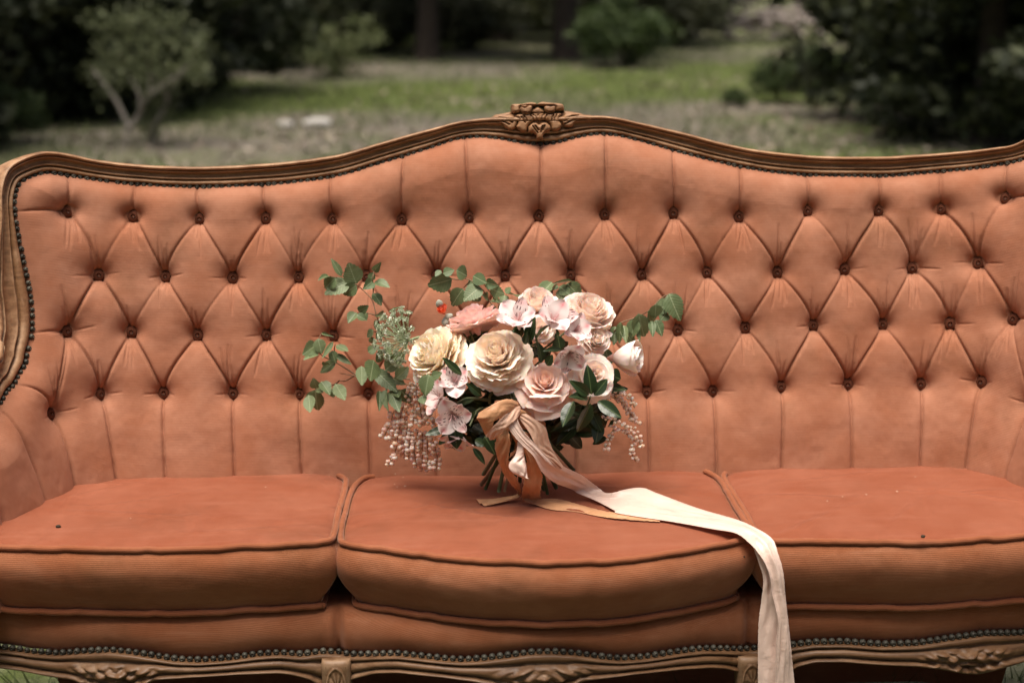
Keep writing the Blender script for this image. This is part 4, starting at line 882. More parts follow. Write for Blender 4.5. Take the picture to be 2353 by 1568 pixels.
for x0, y0, x1_, y1_, w in [(1175, 785, 1225, 545, 78), (1235, 775, 1345, 590, 95), (1300, 975, 1290, 785, 74), (1490, 852, 1320, 850, 42), (1350, 1000, 1400, 900, 60), (545, 1090, 350, 925, 58), (730, 1290, 590, 1165, 52), (1140, 800, 1160, 680, 50)]: leaf(spK, z2(x0, y0), z2(x1_, y1_), w, 2.205, 2.195, GM, .3)
for x0, y0, x1_, y1_, w in [(800, 612, 585, 685, 62), (858, 590, 892, 812, 100), (1060, 720, 1165, 785, 60), (1040, 800, 1160, 955, 44), (980, 540, 1060, 450, 46), (870, 390, 1060, 345, 46), (1150, 690, 1260, 860, 90)]: leaf(spK, z4(x0, y0), z4(x1_, y1_), w, 2.215, 2.205, GM, .3)
# dark leaves filling the middle of the bouquet
spD = stems('glossy_sprig', [[((1190 + 8 * math.cos(k), 955), 2.27), ((1180 + 55 * math.cos(k * 1.7), 880 + 25 * math.sin(k * 2.3)), 2.29), ((1190 + 150 * math.cos(k * 1.3 + 1), 790 + 60 * math.sin(k * 1.9)), 2.32)] for k in range(16)], STEM, .0022)
for k in range(62):
    a = prng.uniform(0, 6.28); x, y = 1190 + prng.uniform(-165, 150), 850 + prng.uniform(-95, 130)
    if y > 930 and abs(x - 1190) > 120 - 0: x = 1190 + prng.uniform(-110, 120)
    l = prng.uniform(38, 62); leaf(spD, (x, y), (x + l * math.cos(a), y + l * math.sin(a) * .8), prng.uniform(60, 95), 2.33 + prng.uniform(-.04, .05), 2.31 + prng.uniform(-.04, .05), GM, .5)

for k in range(80):
    a = prng.uniform(-2.8, .4); x, y = prng.uniform(1045, 1400), prng.uniform(885, 1010)
    if y > 960 and 1130 < x < 1290: y -= 60
    l = prng.uniform(40, 70); leaf(spD, (x, y), (x + l * math.cos(a) * 1.0, y - l * math.sin(a) * .5), prng.uniform(55, 90), 2.31 + prng.uniform(-.03, .05), 2.29 + prng.uniform(-.04, .05), GM, .5)

for k in range(70):
    x, y = (prng.uniform(1040, 1135), prng.uniform(905, 1005)) if k % 2 else (prng.uniform(1270, 1400), prng.uniform(895, 1000))
    a = prng.uniform(0, 6.28); l = prng.uniform(38, 62); leaf(spD, (x, y), (x + l * math.cos(a), y + l * math.sin(a) * .7), prng.uniform(55, 90), 2.34 + prng.uniform(-.05, .05), 2.33 + prng.uniform(-.05, .05), GM, .6)

for k in range(44):
    x, y = prng.uniform(1110, 1300), prng.uniform(950, 1030); a = prng.uniform(0, 6.28); l = prng.uniform(40, 64); leaf(spD, (x, y), (x + l * math.cos(a), y + l * math.sin(a) * .7), prng.uniform(60, 95), 2.36 + prng.uniform(-.03, .05), 2.35 + prng.uniform(-.03, .05), GM, .6)

# --- hanging bell flowers
bv = []; th = np.linspace(0, 2 * math.pi, 8, endpoint=False)
for r_, z_ in ((.22, .10), (.72, -.10), (1.0, -.55), (.92, -1.05), (.58, -1.45), (.36, -1.62), (.46, -1.78)): bv += [(r_ * math.cos(t), r_ * math.sin(t), z_) for t in th]
bcol = np.repeat([.8, .35, .04, .0, .08, .4, .7], 8)
BELL = petal_mat('bell_flower', (.93, .83, .74), (.66, .38, .28), .15, .5)
BELLS = [BELL, petal_mat('bell_flower_pink', (.86, .66, .57), (.58, .30, .22), .12, .5), petal_mat('bell_flower_tan', (.74, .58, .45), (.45, .25, .16), .1, .5)]
bell_me = [make_mesh('bell', bv, grid_faces(7, 8, False, True), m_, col=bcol) for m_ in BELLS]
def raceme(z, strings, Y, step, size, name, label, jit):
    mb = MB(); pos = []
    for st in strings:
        C = smooth_curve([on_y(*z(*p), Y + prng.uniform(-.012, .012)) for p in st], 60); v, f = tube(C, .0008, 5, ref=(.3, .9, .2)); mb.add(v, f, .6)
        Ls = np.concatenate([[0], np.cumsum(np.linalg.norm(np.diff(C, axis=0), axis=1))])
        for i, l in enumerate(np.arange(.003, Ls[-1] + .001, step)):
            p = np.array([np.interp(l, Ls, C[:, k]) for k in range(3)])
            for sg in (-1, 1): pos.append(p + np.array([sg * size * prng.uniform(.5, 1.25), prng.uniform(-.008, .006), prng.uniform(-.002, .002)]))
    o = mb.obj(name, TWIG, bouquet); o['label'] = label
    for p in pos:
        ax = np.array([prng.uniform(-.3, .3) * jit, prng.uniform(-.35, .1) * jit, 1.0]); X, Yv, Z = basis(ax, prng.uniform(0, 6)); s = size * prng.uniform(.62, 1.06)
        b = link('bell', bell_me[prng.choice(3, p=[.5, .32, .18])], o); place(b, p + np.array([0, 0, size * .8]), X, Yv, Z, s)
    return len(pos)
nb1 = raceme(z4, [[(480, 190), (410, 360), (385, 560)], [(490, 210), (480, 400), (470, 600)], [(505, 250), (540, 420), (560, 580)], [(330, 560), (290, 660), (262, 740)], [(360, 540), (330, 680), (300, 850), (230, 980)], [(420, 580), (400, 740), (385, 900)], [(455, 640), (440, 780), (432, 905)], [(520, 640), (485, 800), (505, 980)], [(560, 660), (560, 850), (565, 1010)], [(610, 680), (612, 850), (612, 1000)], [(660, 740), (700, 880), (690, 1020)], [(290, 450), (250, 580), (192, 710)], [(600, 430), (640, 540), (690, 590)], [(380, 400), (350, 520), (330, 600)]], 2.335, .0074, .0048, 'bell_flower_cluster', 'hanging cluster of pale pink bell flowers over the left of the seat', 1.0)
nb2 = raceme(z5, [[(1180, 250), (1330, 300), (1400, 420)], [(1200, 300), (1300, 400), (1425, 560)], [(1240, 330), (1340, 450), (1380, 560)], [(1100, 510), (1270, 570), (1400, 650), (1460, 790)], [(1180, 600), (1300, 650), (1410, 740)], [(1200, 640), (1160, 720), (1115, 820)], [(1390, 760), (1365, 830), (1412, 930)], [(960, 320), (1060, 300), (1130, 330)]], 2.285, .0078, .0040, 'bell_flower_cluster', 'hanging cluster of small bell flowers right of the glossy leaves', 1.6)
print('bells', nb1, nb2)

# --- umbel of white lace flower
c0 = on_y(*z1(1135, 882), 2.33); mbg, mbw = MB(), MB()
v, f = tube(smooth_curve([on_y(*z1(1420, 900), 2.32), on_y(*z1(1330, 850), 2.32), on_y(*z1(1230, 850), 2.325), c0], 24), .0024, 8, ref=(.2, .9, .3)); mbg.add(v, f, .55)
axu = np.array([-.86, -.30, .22]); bU = basis(axu)
for k in range(58):
    g = (k + .5) / 58; a = k * 2.39996; ph = math.radians(8 + 78 * g ** .6)
    d = bU[2] * math.cos(ph) + (bU[0] * math.cos(a) + bU[1] * math.sin(a)) * math.sin(ph); l = .052 * prng.uniform(.82, 1.08) * (1 - .18 * g)
    e = c0 + d * l + np.array([-.003, 0, .003]); v, f = tube(smooth_curve([c0, c0 + d * l * .5 + bU[2] * .003, e], 7), .0007, 4, ref=(.31, .52, .8)); mbg.add(v, f, prng.uniform(.2, .9))
    bb = basis(d)
    for q in range(13):
        t, r_ = q * 2.4, .0055 * math.sqrt(q / 13.); tip = e + bb[2] * .005 + (bb[0] * math.cos(t) + bb[1] * math.sin(t)) * r_
        v, f = tube(np.array([e, tip]), .00035, 3, ref=(.31, .52, .8)); mbg.add(v, f, .9)
        s = .0013; o3 = prng.normal(size=(4, 3)) * s; mbw.add(np.vstack([tip + o3, tip + np.array([[s, 0, s], [-s, 0, s], [0, s, -s], [0, -s, -s]])]), [(0, 1, 2), (1, 2, 3), (4, 5, 6), (4, 6, 7), (5, 6, 7)], prng.uniform(0, 1))
LACEG = plain('lace_green', (.19, .26, .125), var=.25, tone=(.36, .41, .25))
LACEW = plain('lace_white', (.80, .82, .72), var=.12, tone=(.50, .56, .38))
lace = mbg.obj('lace_flower', LACEG, bouquet); tag(mbw.obj('florets', LACEW, lace, smooth=False), kind='stuff')
lace['label'] = 'frothy white and green umbel at the left of the bouquet'

# --- cut stems under the tie
for (x, y, z_), r, mt, tn in (((1140, 1050, 0), .0042, STEM, .7), ((1120, 1150, 0), .0040, TWIG, .6), ((1160, 1190, 0), .0034, STEM, .0), ((1285, 1215, 0), .0040, STEM, .4), ((1340, 1212, 0), .0030, TWIG, .9), ((1420, 1150, 0), .0036, STEM, .1), ((1585, 1120, 0), .0040, STEM, .2), ((1588, 895, 1), .0040, STEM, .3)):
    if z_: e = on_y(*z4(1585, 1010), 2.30); 
    e = on_z(*z4(x, y), .474) if not z_ else on_y(*z5(822, 1012), 2.34)
    top = on_y(1192 + prng.uniform(-14, 14), 955, 2.245 + prng.uniform(-.02, .03)); q = smooth_curve([top, (top + e) / 2 + prng.normal(size=3) * .004, e], 20)
    v, f = tube(q, r * np.linspace(.9, 1.05, 20) * .82, 10, ref=(.3, .9, .2)); MB().add(v, f, tn).obj('stem', mt, bouquet)
for ex, ey in ((573, 1238), (655, 1180), (310, 1120), (540, 1200), (420, 1200)):
    e = on_z(*z5(ex, ey), .474); top = on_y(1195 + prng.uniform(-10, 14), 955, 2.25 + prng.uniform(-.02, .03)); q = smooth_curve([top, (top + e) / 2 + prng.normal(size=3) * .004, e], 20)
    v, f = tube(q, .0036 * prng.uniform(.8, 1.05), 10, ref=(.3, .9, .2)); MB().add(v, f, prng.uniform(0, .5)).obj('stem', STEM, bouquet)

# --- silk ribbons: strips between two measured edges
def silk(name, c, rough, sheen, fray=False):
    m, nt, b = new_mat(name); tc = N(nt, 'ShaderNodeTexCoord')
    n = N(nt, 'ShaderNodeTexNoise', Scale=26.0, Detail=5.0, Roughness=.6); L(nt, tc.outputs['Object'], n.inputs['Vector'])
    n2 = N(nt, 'ShaderNodeTexNoise', Scale=900.0, Detail=1.0); L(nt, tc.outputs['Object'], n2.inputs['Vector'])
    cc = mixc(nt, maprange(nt, n.outputs[0], .3, .7, 0, 1), tuple(x * .9 for x in c), tuple(min(1, x * 1.07) for x in c)); L(nt, cc, b.inputs['Base Color'])
    b.inputs['Roughness'].default_value = rough; b.inputs['Specular IOR Level'].default_value = .45; b.inputs['Sheen Weight'].default_value = sheen; b.inputs['Anisotropic'].default_value = .4
    bp = N(nt, 'ShaderNodeBump', Strength=.5, Distance=.006); L(nt, n.outputs[0], bp.inputs['Height']); L(nt, bp.outputs[0], b.inputs['Normal'])
    out = nt.nodes['Material Output']; tr = N(nt, 'ShaderNodeBsdfTranslucent'); L(nt, cc, tr.inputs[0]); mx = N(nt, 'ShaderNodeMixShader'); mx.inputs[0].default_value = .22
    L(nt, b.outputs[0], mx.inputs[1]); L(nt, tr.outputs[0], mx.inputs[2]); L(nt, mx.outputs[0], out.inputs[0]); return m
ORANGE = silk('apricot_silk', (.64, .335, .17), .45, .1)
PEACH = silk('peach_silk', (.74, .48, .345), .42, .1)
IVORY = silk('ivory_silk', (.84, .645, .545), .34, .1)
def P3(q):
    return on_z(q[0], q[1], q[3]) if q[2] == 'z' else on_y(q[0], q[1], q[3])
def ribbon(name, e1, e2, mat, folds=(3, .002), fray=0.0, seed=0, nl=110, nw=17, bow=0.0, label=None, prof=None):
    a = smooth_curve([P3(q) for q in e1], nl); b = smooth_curve([P3(q) for q in e2], nl)
    t = np.linspace(0, 1, nw)[None, :, None]; r = np.random.RandomState(seed)
    if fray:
        j = r.normal(size=(nl, 1)) * fray; d = (a - b); d /= np.linalg.norm(d, axis=1)[:, None] + 1e-9; a = a + d * j; b = b - d * r.normal(size=(nl, 1)) * fray
    Q = a[:, None] * (1 - t) + b[:, None] * t
    T = np.gradient((a + b) / 2, axis=0); W = b - a; Nn = np.cross(T, W); Nn /= np.linalg.norm(Nn, axis=1)[:, None] + 1e-9
    for _ in range(6): Nn[1:-1] = Nn[:-2] + 2 * Nn[1:-1] + Nn[2:]; Nn /= np.linalg.norm(Nn, axis=1)[:, None] + 1e-9
    flip = np.sign((Nn * (CAM - Q[:, nw // 2])).sum(1)); Nn *= (1.0 if flip.mean() >= 0 else -1.0)
    s = np.linspace(0, 1, nl)[:, None]; tt = np.linspace(0, 1, nw)[None, :]
    env = np.sin(np.pi * tt) ** .6
    h = folds[1] * (.55 * np.sin((tt * folds[0] + .6 * np.sin(s * 9 + seed) + 1.3 * s + seed) * 2 * math.pi) * (.5 + fbm2(s * 6 + seed, s * 0, seed + 4, 2)) + 1.3 * fbm2(s * nl / 55 + seed, tt * 3.4 + .8 * np.sin(s * 5 + seed), seed + 1, 3)) * env + bow * np.sin(np.pi * tt)
    if prof is not None: h = h * prof(s)
    Q = Q + h[..., None] * Nn[:, None]
    o = obj(name, Q.reshape(-1, 3), grid_faces(nl, nw), mat, bouquet, uv=np.stack(np.broadcast_arrays(s, tt), -1).reshape(-1, 2))
    if label: o['label'] = label
    md = o.modifiers.new('thickness', 'SOLIDIFY'); md.thickness = .0006; md.offset = 0
    return o
def y_(z, pts): return [(*z(x, y), 'y', Y) for x, y, Y in pts]
def zz_(z, pts): return [(*z(x, y), 'z', Y + .003) for x, y, Y in pts]
# wrap round the stems and the loops of the bow
ribbon('ribbon_loop', y_(z4, [(1500, 420, 2.235), (1480, 375, 2.205), (1400, 340, 2.185), (1300, 352, 2.175), (1180, 415, 2.17), (1105, 462, 2.18)]), y_(z4, [(1440, 500, 2.215), (1420, 455, 2.195), (1370, 470, 2.18), (1300, 510, 2.17), (1210, 560, 2.165), (1092, 548, 2.18)]), ORANGE, (1.2, .0022), .0003, 3, bow=.004)
ribbon('ribbon_loop', y_(z4, [(1092, 470, 2.182), (1090, 530, 2.19), (1130, 620, 2.195), (1165, 692, 2.20)]), y_(z4, [(1250, 470, 2.19), (1240, 540, 2.19), (1230, 600, 2.192), (1215, 705, 2.20)]), ORANGE, (1, .001), 0, 5)
ribbon('ribbon_loop', y_(z4, [(1450, 385, 2.205), (1400, 420, 2.19), (1320, 510, 2.18), (1230, 600, 2.178), (1160, 685, 2.19)]), y_(z4, [(1500, 450, 2.20), (1460, 520, 2.18), (1390, 580, 2.172), (1320, 650, 2.175), (1245, 722, 2.19)]), PEACH, (2, .0022), 0, 7, bow=.003)
ribbon('ribbon_wrap', y_(z5, [(120, 400, 2.215), (200, 400, 2.20), (300, 430, 2.195), (420, 470, 2.205), (540, 500, 2.235)]), y_(z5, [(110, 620, 2.22), (200, 640, 2.205), (320, 620, 2.20), (450, 640, 2.21), (555, 640, 2.24)]), ORANGE, (3, .0022), 0, 9)
# tails
ribbon('ribbon_tail', y_(z5, [(140, 600, 2.19), (95, 690, 2.185), (75, 780, 2.19), (98, 900, 2.20), (160, 1050, 2.215), (230, 1150, 2.225)]) + zz_(z5, [(295, 1235, .474), (180, 1262, .470), (40, 1285, .469), (-105, 1288, .4685)]), y_(z5, [(195, 620, 2.18), (215, 700, 2.175), (218, 780, 2.182), (206, 920, 2.192), (250, 1040, 2.208), (300, 1130, 2.222)]) + zz_(z5, [(320, 1240, .476), (240, 1290, .4695), (70, 1330, .4685), (-25, 1352, .468)]), ORANGE, (1.6, .0034), .0006, 11, 150, label='frayed apricot ribbon tail ending short on the seat')
ribbon('ribbon_tail', y_(z5, [(215, 640, 2.185), (255, 720, 2.19), (280, 800, 2.20), (220, 850, 2.21)]), y_(z5, [(330, 640, 2.185), (310, 740, 2.19), (285, 820, 2.20), (212, 900, 2.21)]), ORANGE, (1, .001), .0003, 13)
ribbon('ribbon_tail', y_(z5, [(330, 640, 2.195), (345, 800, 2.195), (372, 920, 2.20), (360, 1050, 2.21), (342, 1180, 2.215)]) + zz_(z5, [(333, 1285, .472), (450, 1335, .4685), (600, 1382, .4685), (840, 1405, .468), (1080, 1452, .468), (1400, 1485, .468), (1640, 1500, .468)]), y_(z5, [(400, 660, 2.20), (440, 860, 2.20), (500, 1000, 2.208), (526, 1070, 2.215), (508, 1190, 2.222)]) + zz_(z5, [(512, 1276, .471), (620, 1282, .4695), (720, 1295, .4695), (900, 1345, .469), (1120, 1400, .469), (1400, 1440, .469), (1640, 1470, .469)]), ORANGE, (1.4, .0036), .0007, 15, 190, label='long frayed apricot ribbon tail lying along the seat')
ribbon('ribbon_loop', y_(z5, [(290, 735, 2.185), (270, 860, 2.178), (205, 960, 2.17), (240, 1035, 2.168), (350, 1092, 2.175)]), y_(z5, [(330, 760, 2.192), (350, 880, 2.188), (368, 960, 2.18), (376, 1040, 2.178), (368, 1088, 2.178)]), IVORY, (1.3, .003), 0, 17, bow=.008)
ribbon('ribbon_tail', y_(z5, [(330, 450, 2.20), (440, 520, 2.195), (550, 605, 2.195), (585, 720, 2.20), (640, 850, 2.205), (730, 985, 2.21)]), y_(z5, [(300, 520, 2.195), (400, 660, 2.19), (450, 760, 2.19), (520, 850, 2.195), (600, 930, 2.20), (690, 1000, 2.208)]), PEACH, (2.6, .0030), 0, 19)
ribbon('ribbon_tail', y_(z5, [(270, 485, 2.182), (330, 620, 2.178), (450, 760, 2.185), (600, 908, 2.20), (750, 990, 2.225), (900, 1062, 2.248), (1060, 1182, 2.272)]) + zz_(z5, [(1130, 1228, .478), (1250, 1216, .482)]) + zz_(z6, [(0, 118, .484), (165, 95, .486), (300, 142, .478), (600, 252, .471), (870, 330, .4705), (1010, 388, .471)]) + [(*z6(1150, 475), 'y', 2.078), (*z6(1198, 590), 'y', 2.058), (*z6(1238, 740), 'y', 2.050), (*z6(1258, 960), 'y', 2.050), (*z6(1290, 1240), 'y', 2.048), (*z6(1322, 1568), 'y', 2.046), (*z6(1345, 1800), 'y', 2.046)],
       y_(z5, [(188, 535, 2.185), (210, 625, 2.178), (300, 742, 2.175), (440, 882, 2.182), (520, 1030, 2.198), (640, 1130, 2.222), (800, 1192, 2.262)]) + zz_(z5, [(860, 1230, .476), (1010, 1292, .471), (1200, 1388, .470)]) + zz_(z6, [(0, 290, .470), (400, 352, .470), (700, 405, .470), (880, 438, .470)]) + [(*z6(990, 520), 'y', 2.062), (*z6(1040, 575), 'y', 2.050), (*z6(1100, 665), 'y', 2.042), (*z6(1138, 770), 'y', 2.038), (*z6(1152, 890), 'y', 2.038), (*z6(1182, 1010), 'y', 2.036), (*z6(1200, 1120), 'y', 2.036), (*z6(1186, 1270), 'y', 2.036), (*z6(1176, 1568), 'y', 2.036), (*z6(1172, 1800), 'y', 2.036)], IVORY, (1.7, .0040), .0002, 23, 460, 33, prof=lambda t: np.interp(t, [0, .22, .34, .42, .62, .70, 1], [.9, .9, .8, .75, .6, 1.1, 1.5]), label='long ivory silk ribbon tail hanging over the front of the sofa')
ribbon('ribbon_tail', [(*z6(1012, 545), 'y', 2.064), (*z6(1052, 660), 'y', 2.060), (*z6(1086, 785), 'y', 2.056), (*z6(1072, 950), 'y', 2.054), (*z6(1050, 1150), 'y', 2.052), (*z6(1046, 1568), 'y', 2.050), (*z6(1048, 1800), 'y', 2.050)], [(*z6(1090, 600), 'y', 2.058), (*z6(1140, 700), 'y', 2.054), (*z6(1175, 810), 'y', 2.052), (*z6(1200, 960), 'y', 2.050), (*z6(1240, 1150), 'y', 2.048), (*z6(1250, 1568), 'y', 2.046), (*z6(1255, 1800), 'y', 2.046)], IVORY, (1.2, .0030), .0002, 29, 200, 21)

# ================================================================== SETTING
def gz(x, y):
    """height of the ground: level round the sofa, rising gently behind it"""
    y = np.asarray(y, float); x = np.asarray(x, float); t = np.maximum(y - 4.5, 0)
    return .030 * t * np.clip(t / 3, 0, 1) + .015 * np.maximum(y - 20, 0) + .05 * fbm2(x * .25 + 5, y * .25, 2, 3) * np.clip(t / 5, 0, 1)
def on_ground(px, py):
    d = ray(px, py); t = 3.0
    while t < 120:
        p = CAM + d * t
        if p[2] < gz(p[0], p[1]): break
        t += .05
    return CAM + d * t
def ground_mat():
    m, nt, b = new_mat('meadow_ground'); tc = N(nt, 'ShaderNodeTexCoord')
    n1 = N(nt, 'ShaderNodeTexNoise', Scale=.42, Detail=5.0, Roughness=.6); L(nt, tc.outputs['Object'], n1.inputs['Vector'])
    n2 = N(nt, 'ShaderNodeTexNoise', Scale=3.5, Detail=6.0, Roughness=.7); L(nt, tc.outputs['Object'], n2.inputs['Vector'])
    n3 = N(nt, 'ShaderNodeTexNoise', Scale=22.0, Detail=5.0, Roughness=.75); L(nt, tc.outputs['Object'], n3.inputs['Vector'])
    grass = ramp(nt, n3.outputs[0], [(.3, (.058, .080, .020)), (.55, (.120, .150, .044)), (.75, (.19, .215, .075))])
    litter = ramp(nt, n3.outputs[0], [(.3, (.095, .080, .062)), (.55, (.21, .185, .150)), (.75, (.34, .30, .25))])
    s = N(nt, 'ShaderNodeMath', operation='MULTIPLY_ADD'); L(nt, n2.outputs[0], s.inputs[0]); s.inputs[1].default_value = .55; L(nt, n1.outputs[0], s.inputs[2])
    at = N(nt, 'ShaderNodeAttribute', attribute_name='tone'); s2 = N(nt, 'ShaderNodeMath', operation='ADD'); L(nt, s.outputs[0], s2.inputs[0]); L(nt, at.outputs['Fac'], s2.inputs[1])
    c = mixc(nt, maprange(nt, s2.outputs[0], .66, .92, 0, 1), grass, litter)
    c = mixc(nt, 1.0, c, (ALB, ALB, ALB), 'MULTIPLY')
    L(nt, c, b.inputs['Base Color']); b.inputs['Roughness'].default_value = .95; b.inputs['Specular IOR Level'].default_value = .1
    bp = N(nt, 'ShaderNodeBump', Strength=.8, Distance=.05); L(nt, n3.outputs[0], bp.inputs['Height']); L(nt, bp.outputs[0], b.inputs['Normal']); return m
gxs = np.concatenate([np.linspace(-150, -14, 18), np.linspace(-13, 13, 90), np.linspace(14, 150, 18)]); gys = np.concatenate([np.linspace(-60, -3, 12), np.linspace(-2, 45, 130), np.linspace(48, 220, 20)])
GX, GY = np.meshgrid(gxs, gys, indexing='ij')
tag(obj('ground', np.stack([GX, GY, gz(GX, GY)], -1).reshape(-1, 3), grid_faces(len(gxs), len(gys)), ground_mat(), col=(.16 * np.exp(-((GY - 14.5 - .5 * GX) / 2.2) ** 2) + .12 * np.exp(-((GY - 24.5) / 1.2) ** 2) * (GX < 1) - .16 * np.exp(-((GY - 19.5 - .35 * GX) / 2.6) ** 2) - .08 * np.exp(-((GY - 11.6) / 1.2) ** 2)).ravel()), kind='structure')
def foliage_mat(name, c, c2, trans=.2):
    return plain(name, tuple(x * ALB for x in c), rough=.6, spec=.25, var=.25, scale=1.5, tone=tuple(x * ALB for x in c2), trans=trans)
GRASS = foliage_mat('grass_blades', (.070, .098, .032), (.17, .19, .078))
LITTER = plain('dry_leaf_litter', (.17, .13, .095), rough=.9, spec=.1, var=.4, scale=4, tone=(.32, .27, .22))
er = np.random.RandomState(77)
def blades(n, xr, yr, hgt, wid, seed):
    r = np.random.RandomState(seed); y = yr[0] + (yr[1] - yr[0]) * r.rand(n) ** 1.2; x = (xr[0] + (xr[1] - xr[0]) * r.rand(n))
    if yr[1] > 8: x = x * (y / yr[1] * .9 + .25)
    den = fbm2(x * .5, y * .5, 12, 3); k = den + r.rand(n) * .7 > .12; x, y = x[k], y[k]; n = len(x)
    z = gz(x, y); h = hgt * r.uniform(.4, 1.25, n); a = r.uniform(0, 6.28, n); lx, ly = r.normal(size=n) * h * .45, r.normal(size=n) * h * .45
    w = wid * r.uniform(.6, 1.3, n); dx, dy = np.cos(a) * w, np.sin(a) * w
    v = np.stack([np.stack([x - dx, y - dy, z - .005], 1), np.stack([x + dx, y + dy, z - .005], 1), np.stack([x + lx, y + ly, z + h], 1)], 1).reshape(-1, 3)
    return v, np.arange(3 * n).reshape(n, 3), np.repeat(r.rand(n) ** 1.5, 3)
v1, f1, c1 = blades(42000, (-13, 13), (8.5, 34), .09, .010, 1); v2, f2, c2 = blades(16000, (-1.6, 1.6), (1.6, 4.2), .07, .0022, 2)
tag(obj('grass', np.vstack([v1, v2]), np.vstack([f1, f2 + len(v1)]), GRASS, smooth=False, col=np.concatenate([c1, c2])), 'short grass growing in patches over the clearing', 'grass', kind='stuff')
def scatter_quads(x, y, z, s, r, flat=.5):
    n = len(x); a = r.normal(size=(n, 3)); a[:, 2] *= flat; a /= np.linalg.norm(a, axis=1)[:, None]; b = np.cross(a, r.normal(size=(n, 3))); b /= np.linalg.norm(b, axis=1)[:, None]
    c = np.stack([x, y, z], 1); s = s[:, None]
    v = np.stack([c - a * s, c + b * s * .55, c + a * s, c - b * s * .55], 1).reshape(-1, 3); return v, np.arange(4 * n).reshape(n, 4)
n = 9000; ly = 8.5 + 18 * er.rand(n); lx = er.uniform(-1, 1, n) * (ly * .42 + 1); k = fbm2(lx * .5, ly * .5, 12, 3) + er.rand(n) * .6 < .30; lx, ly = lx[k], ly[k]
v, f = scatter_quads(lx, ly, gz(lx, ly) + .012, er.uniform(.018, .055, len(lx)), er, .25)
tag(obj('leaf_litter', v, f, LITTER, smooth=False, col=np.repeat(er.rand(len(lx)), 4)), 'dry leaves and twigs scattered over the clearing', 'leaf litter', kind='stuff')

# --- trees and shrubs
CEDAR = foliage_mat('cedar_foliage', (.022, .029, .013), (.070, .080, .036), .15)
OAK = foliage_mat('oak_foliage', (.050, .070, .026), (.120, .145, .062))
OLIVE = foliage_mat('olive_foliage', (.040, .046, .024), (.110, .115, .060))
BUSH = foliage_mat('bush_foliage', (.030, .052, .016), (.105, .145, .048))
BARK = plain('bark', (.045, .035, .028), rough=.95, spec=.1, var=.4, scale=9, tone=(.09, .075, .062), bump=.8)
BARKP = plain('pale_bark', (.20, .18, .155), rough=.95, spec=.1, var=.35, scale=12, tone=(.28, .25, .22), bump=.8)
def crown_mesh(name, mat, n, shape, leaf_s, seed, clumps=70, spread=.28):
    """leaf-sized faces in clumps spread through a crown; shape(r) gives unit-height points (x, y, z) of clump centres"""
    r = np.random.RandomState(seed); C = np.array([shape(r) for _ in range(clumps)]); sz = r.uniform(.6, 1.4, clumps)
    i = r.randint(clumps, size=n); g = r.normal(size=(n, 3)); g /= (np.linalg.norm(g, axis=1)[:, None] + 1e-9); rad = r.rand(n) ** .45
    p = C[i] + g * (rad * spread * sz[i])[:, None] * np.array([1, 1, .75])
    p[:, 2] = np.abs(p[:, 2])
    tone = np.clip(r.rand(n) ** 1.6 + r.normal(size=clumps)[i] * .12, 0, 1)
    v, f = scatter_quads(p[:, 0], p[:, 1], p[:, 2], leaf_s * r.uniform(.6, 1.3, n), r, .8)
    return make_mesh(name, v, f, mat, smooth=False, col=np.repeat(tone, 4))
def sh_cedar(r):
    z = r.rand() ** .8 * 5.6; R = 1.75 * (1 - (z / 6.2) ** 1.6) * (.75 + .25 * min(1, z / .7)); a = r.uniform(0, 6.28); q = r.rand() ** .4; return (R * q * math.cos(a), R * q * math.sin(a), z + .12)
def sh_tree(r):
    z = r.uniform(.5, 6.4); R = 2.45 * (1 - abs((z - 3.1) / 3.7) ** 3.2) ** .6; a = r.uniform(0, 6.28); q = r.rand() ** .4; return (R * q * math.cos(a), R * q * math.sin(a), z)
def sh_high(r):
    d = r.normal(size=3); d /= np.linalg.norm(d); q = r.rand() ** .33; return (2.3 * d[0] * q, 2.3 * d[1] * q, 4.3 + 2.1 * d[2] * q)
def sh_bush(r):
    d = r.normal(size=3); d /= np.linalg.norm(d); q = r.rand() ** .4; return (.8 * d[0] * q, .8 * d[1] * q, .62 + .55 * d[2] * q)
CR_C = [crown_mesh('crown', CEDAR, 15000, sh_cedar, .085, s, 150, .42) for s in (1, 2)]
CR_T = [crown_mesh('crown', OAK if s == 4 else OLIVE, 13000, sh_tree, .10, s, 170, .50) for s in (3, 4)]
CR_T.append(crown_mesh('crown', OLIVE, 11000, sh_high, .10, 9, 120, .55))
CR_B = [crown_mesh('crown', BUSH, 3600, sh_bush, .055, s, 60, .26) for s in (5, 6)]
CR_Y = crown_mesh('crown', foliage_mat('sun_tinted_foliage', (.17, .19, .075), (.30, .31, .15), .3), 3600, sh_bush, .06, 12, 60, .28)  # brighter leaf colour stands in for sunlight
CR_L = crown_mesh('crown', foliage_mat('light_bush_foliage', (.075, .095, .035), (.20, .22, .10), .3), 1500, sh_bush, .05, 31, 34, .30)
CR_O = crown_mesh('crown', OLIVE, 4200, sh_bush, .06, 8, 70, .28)
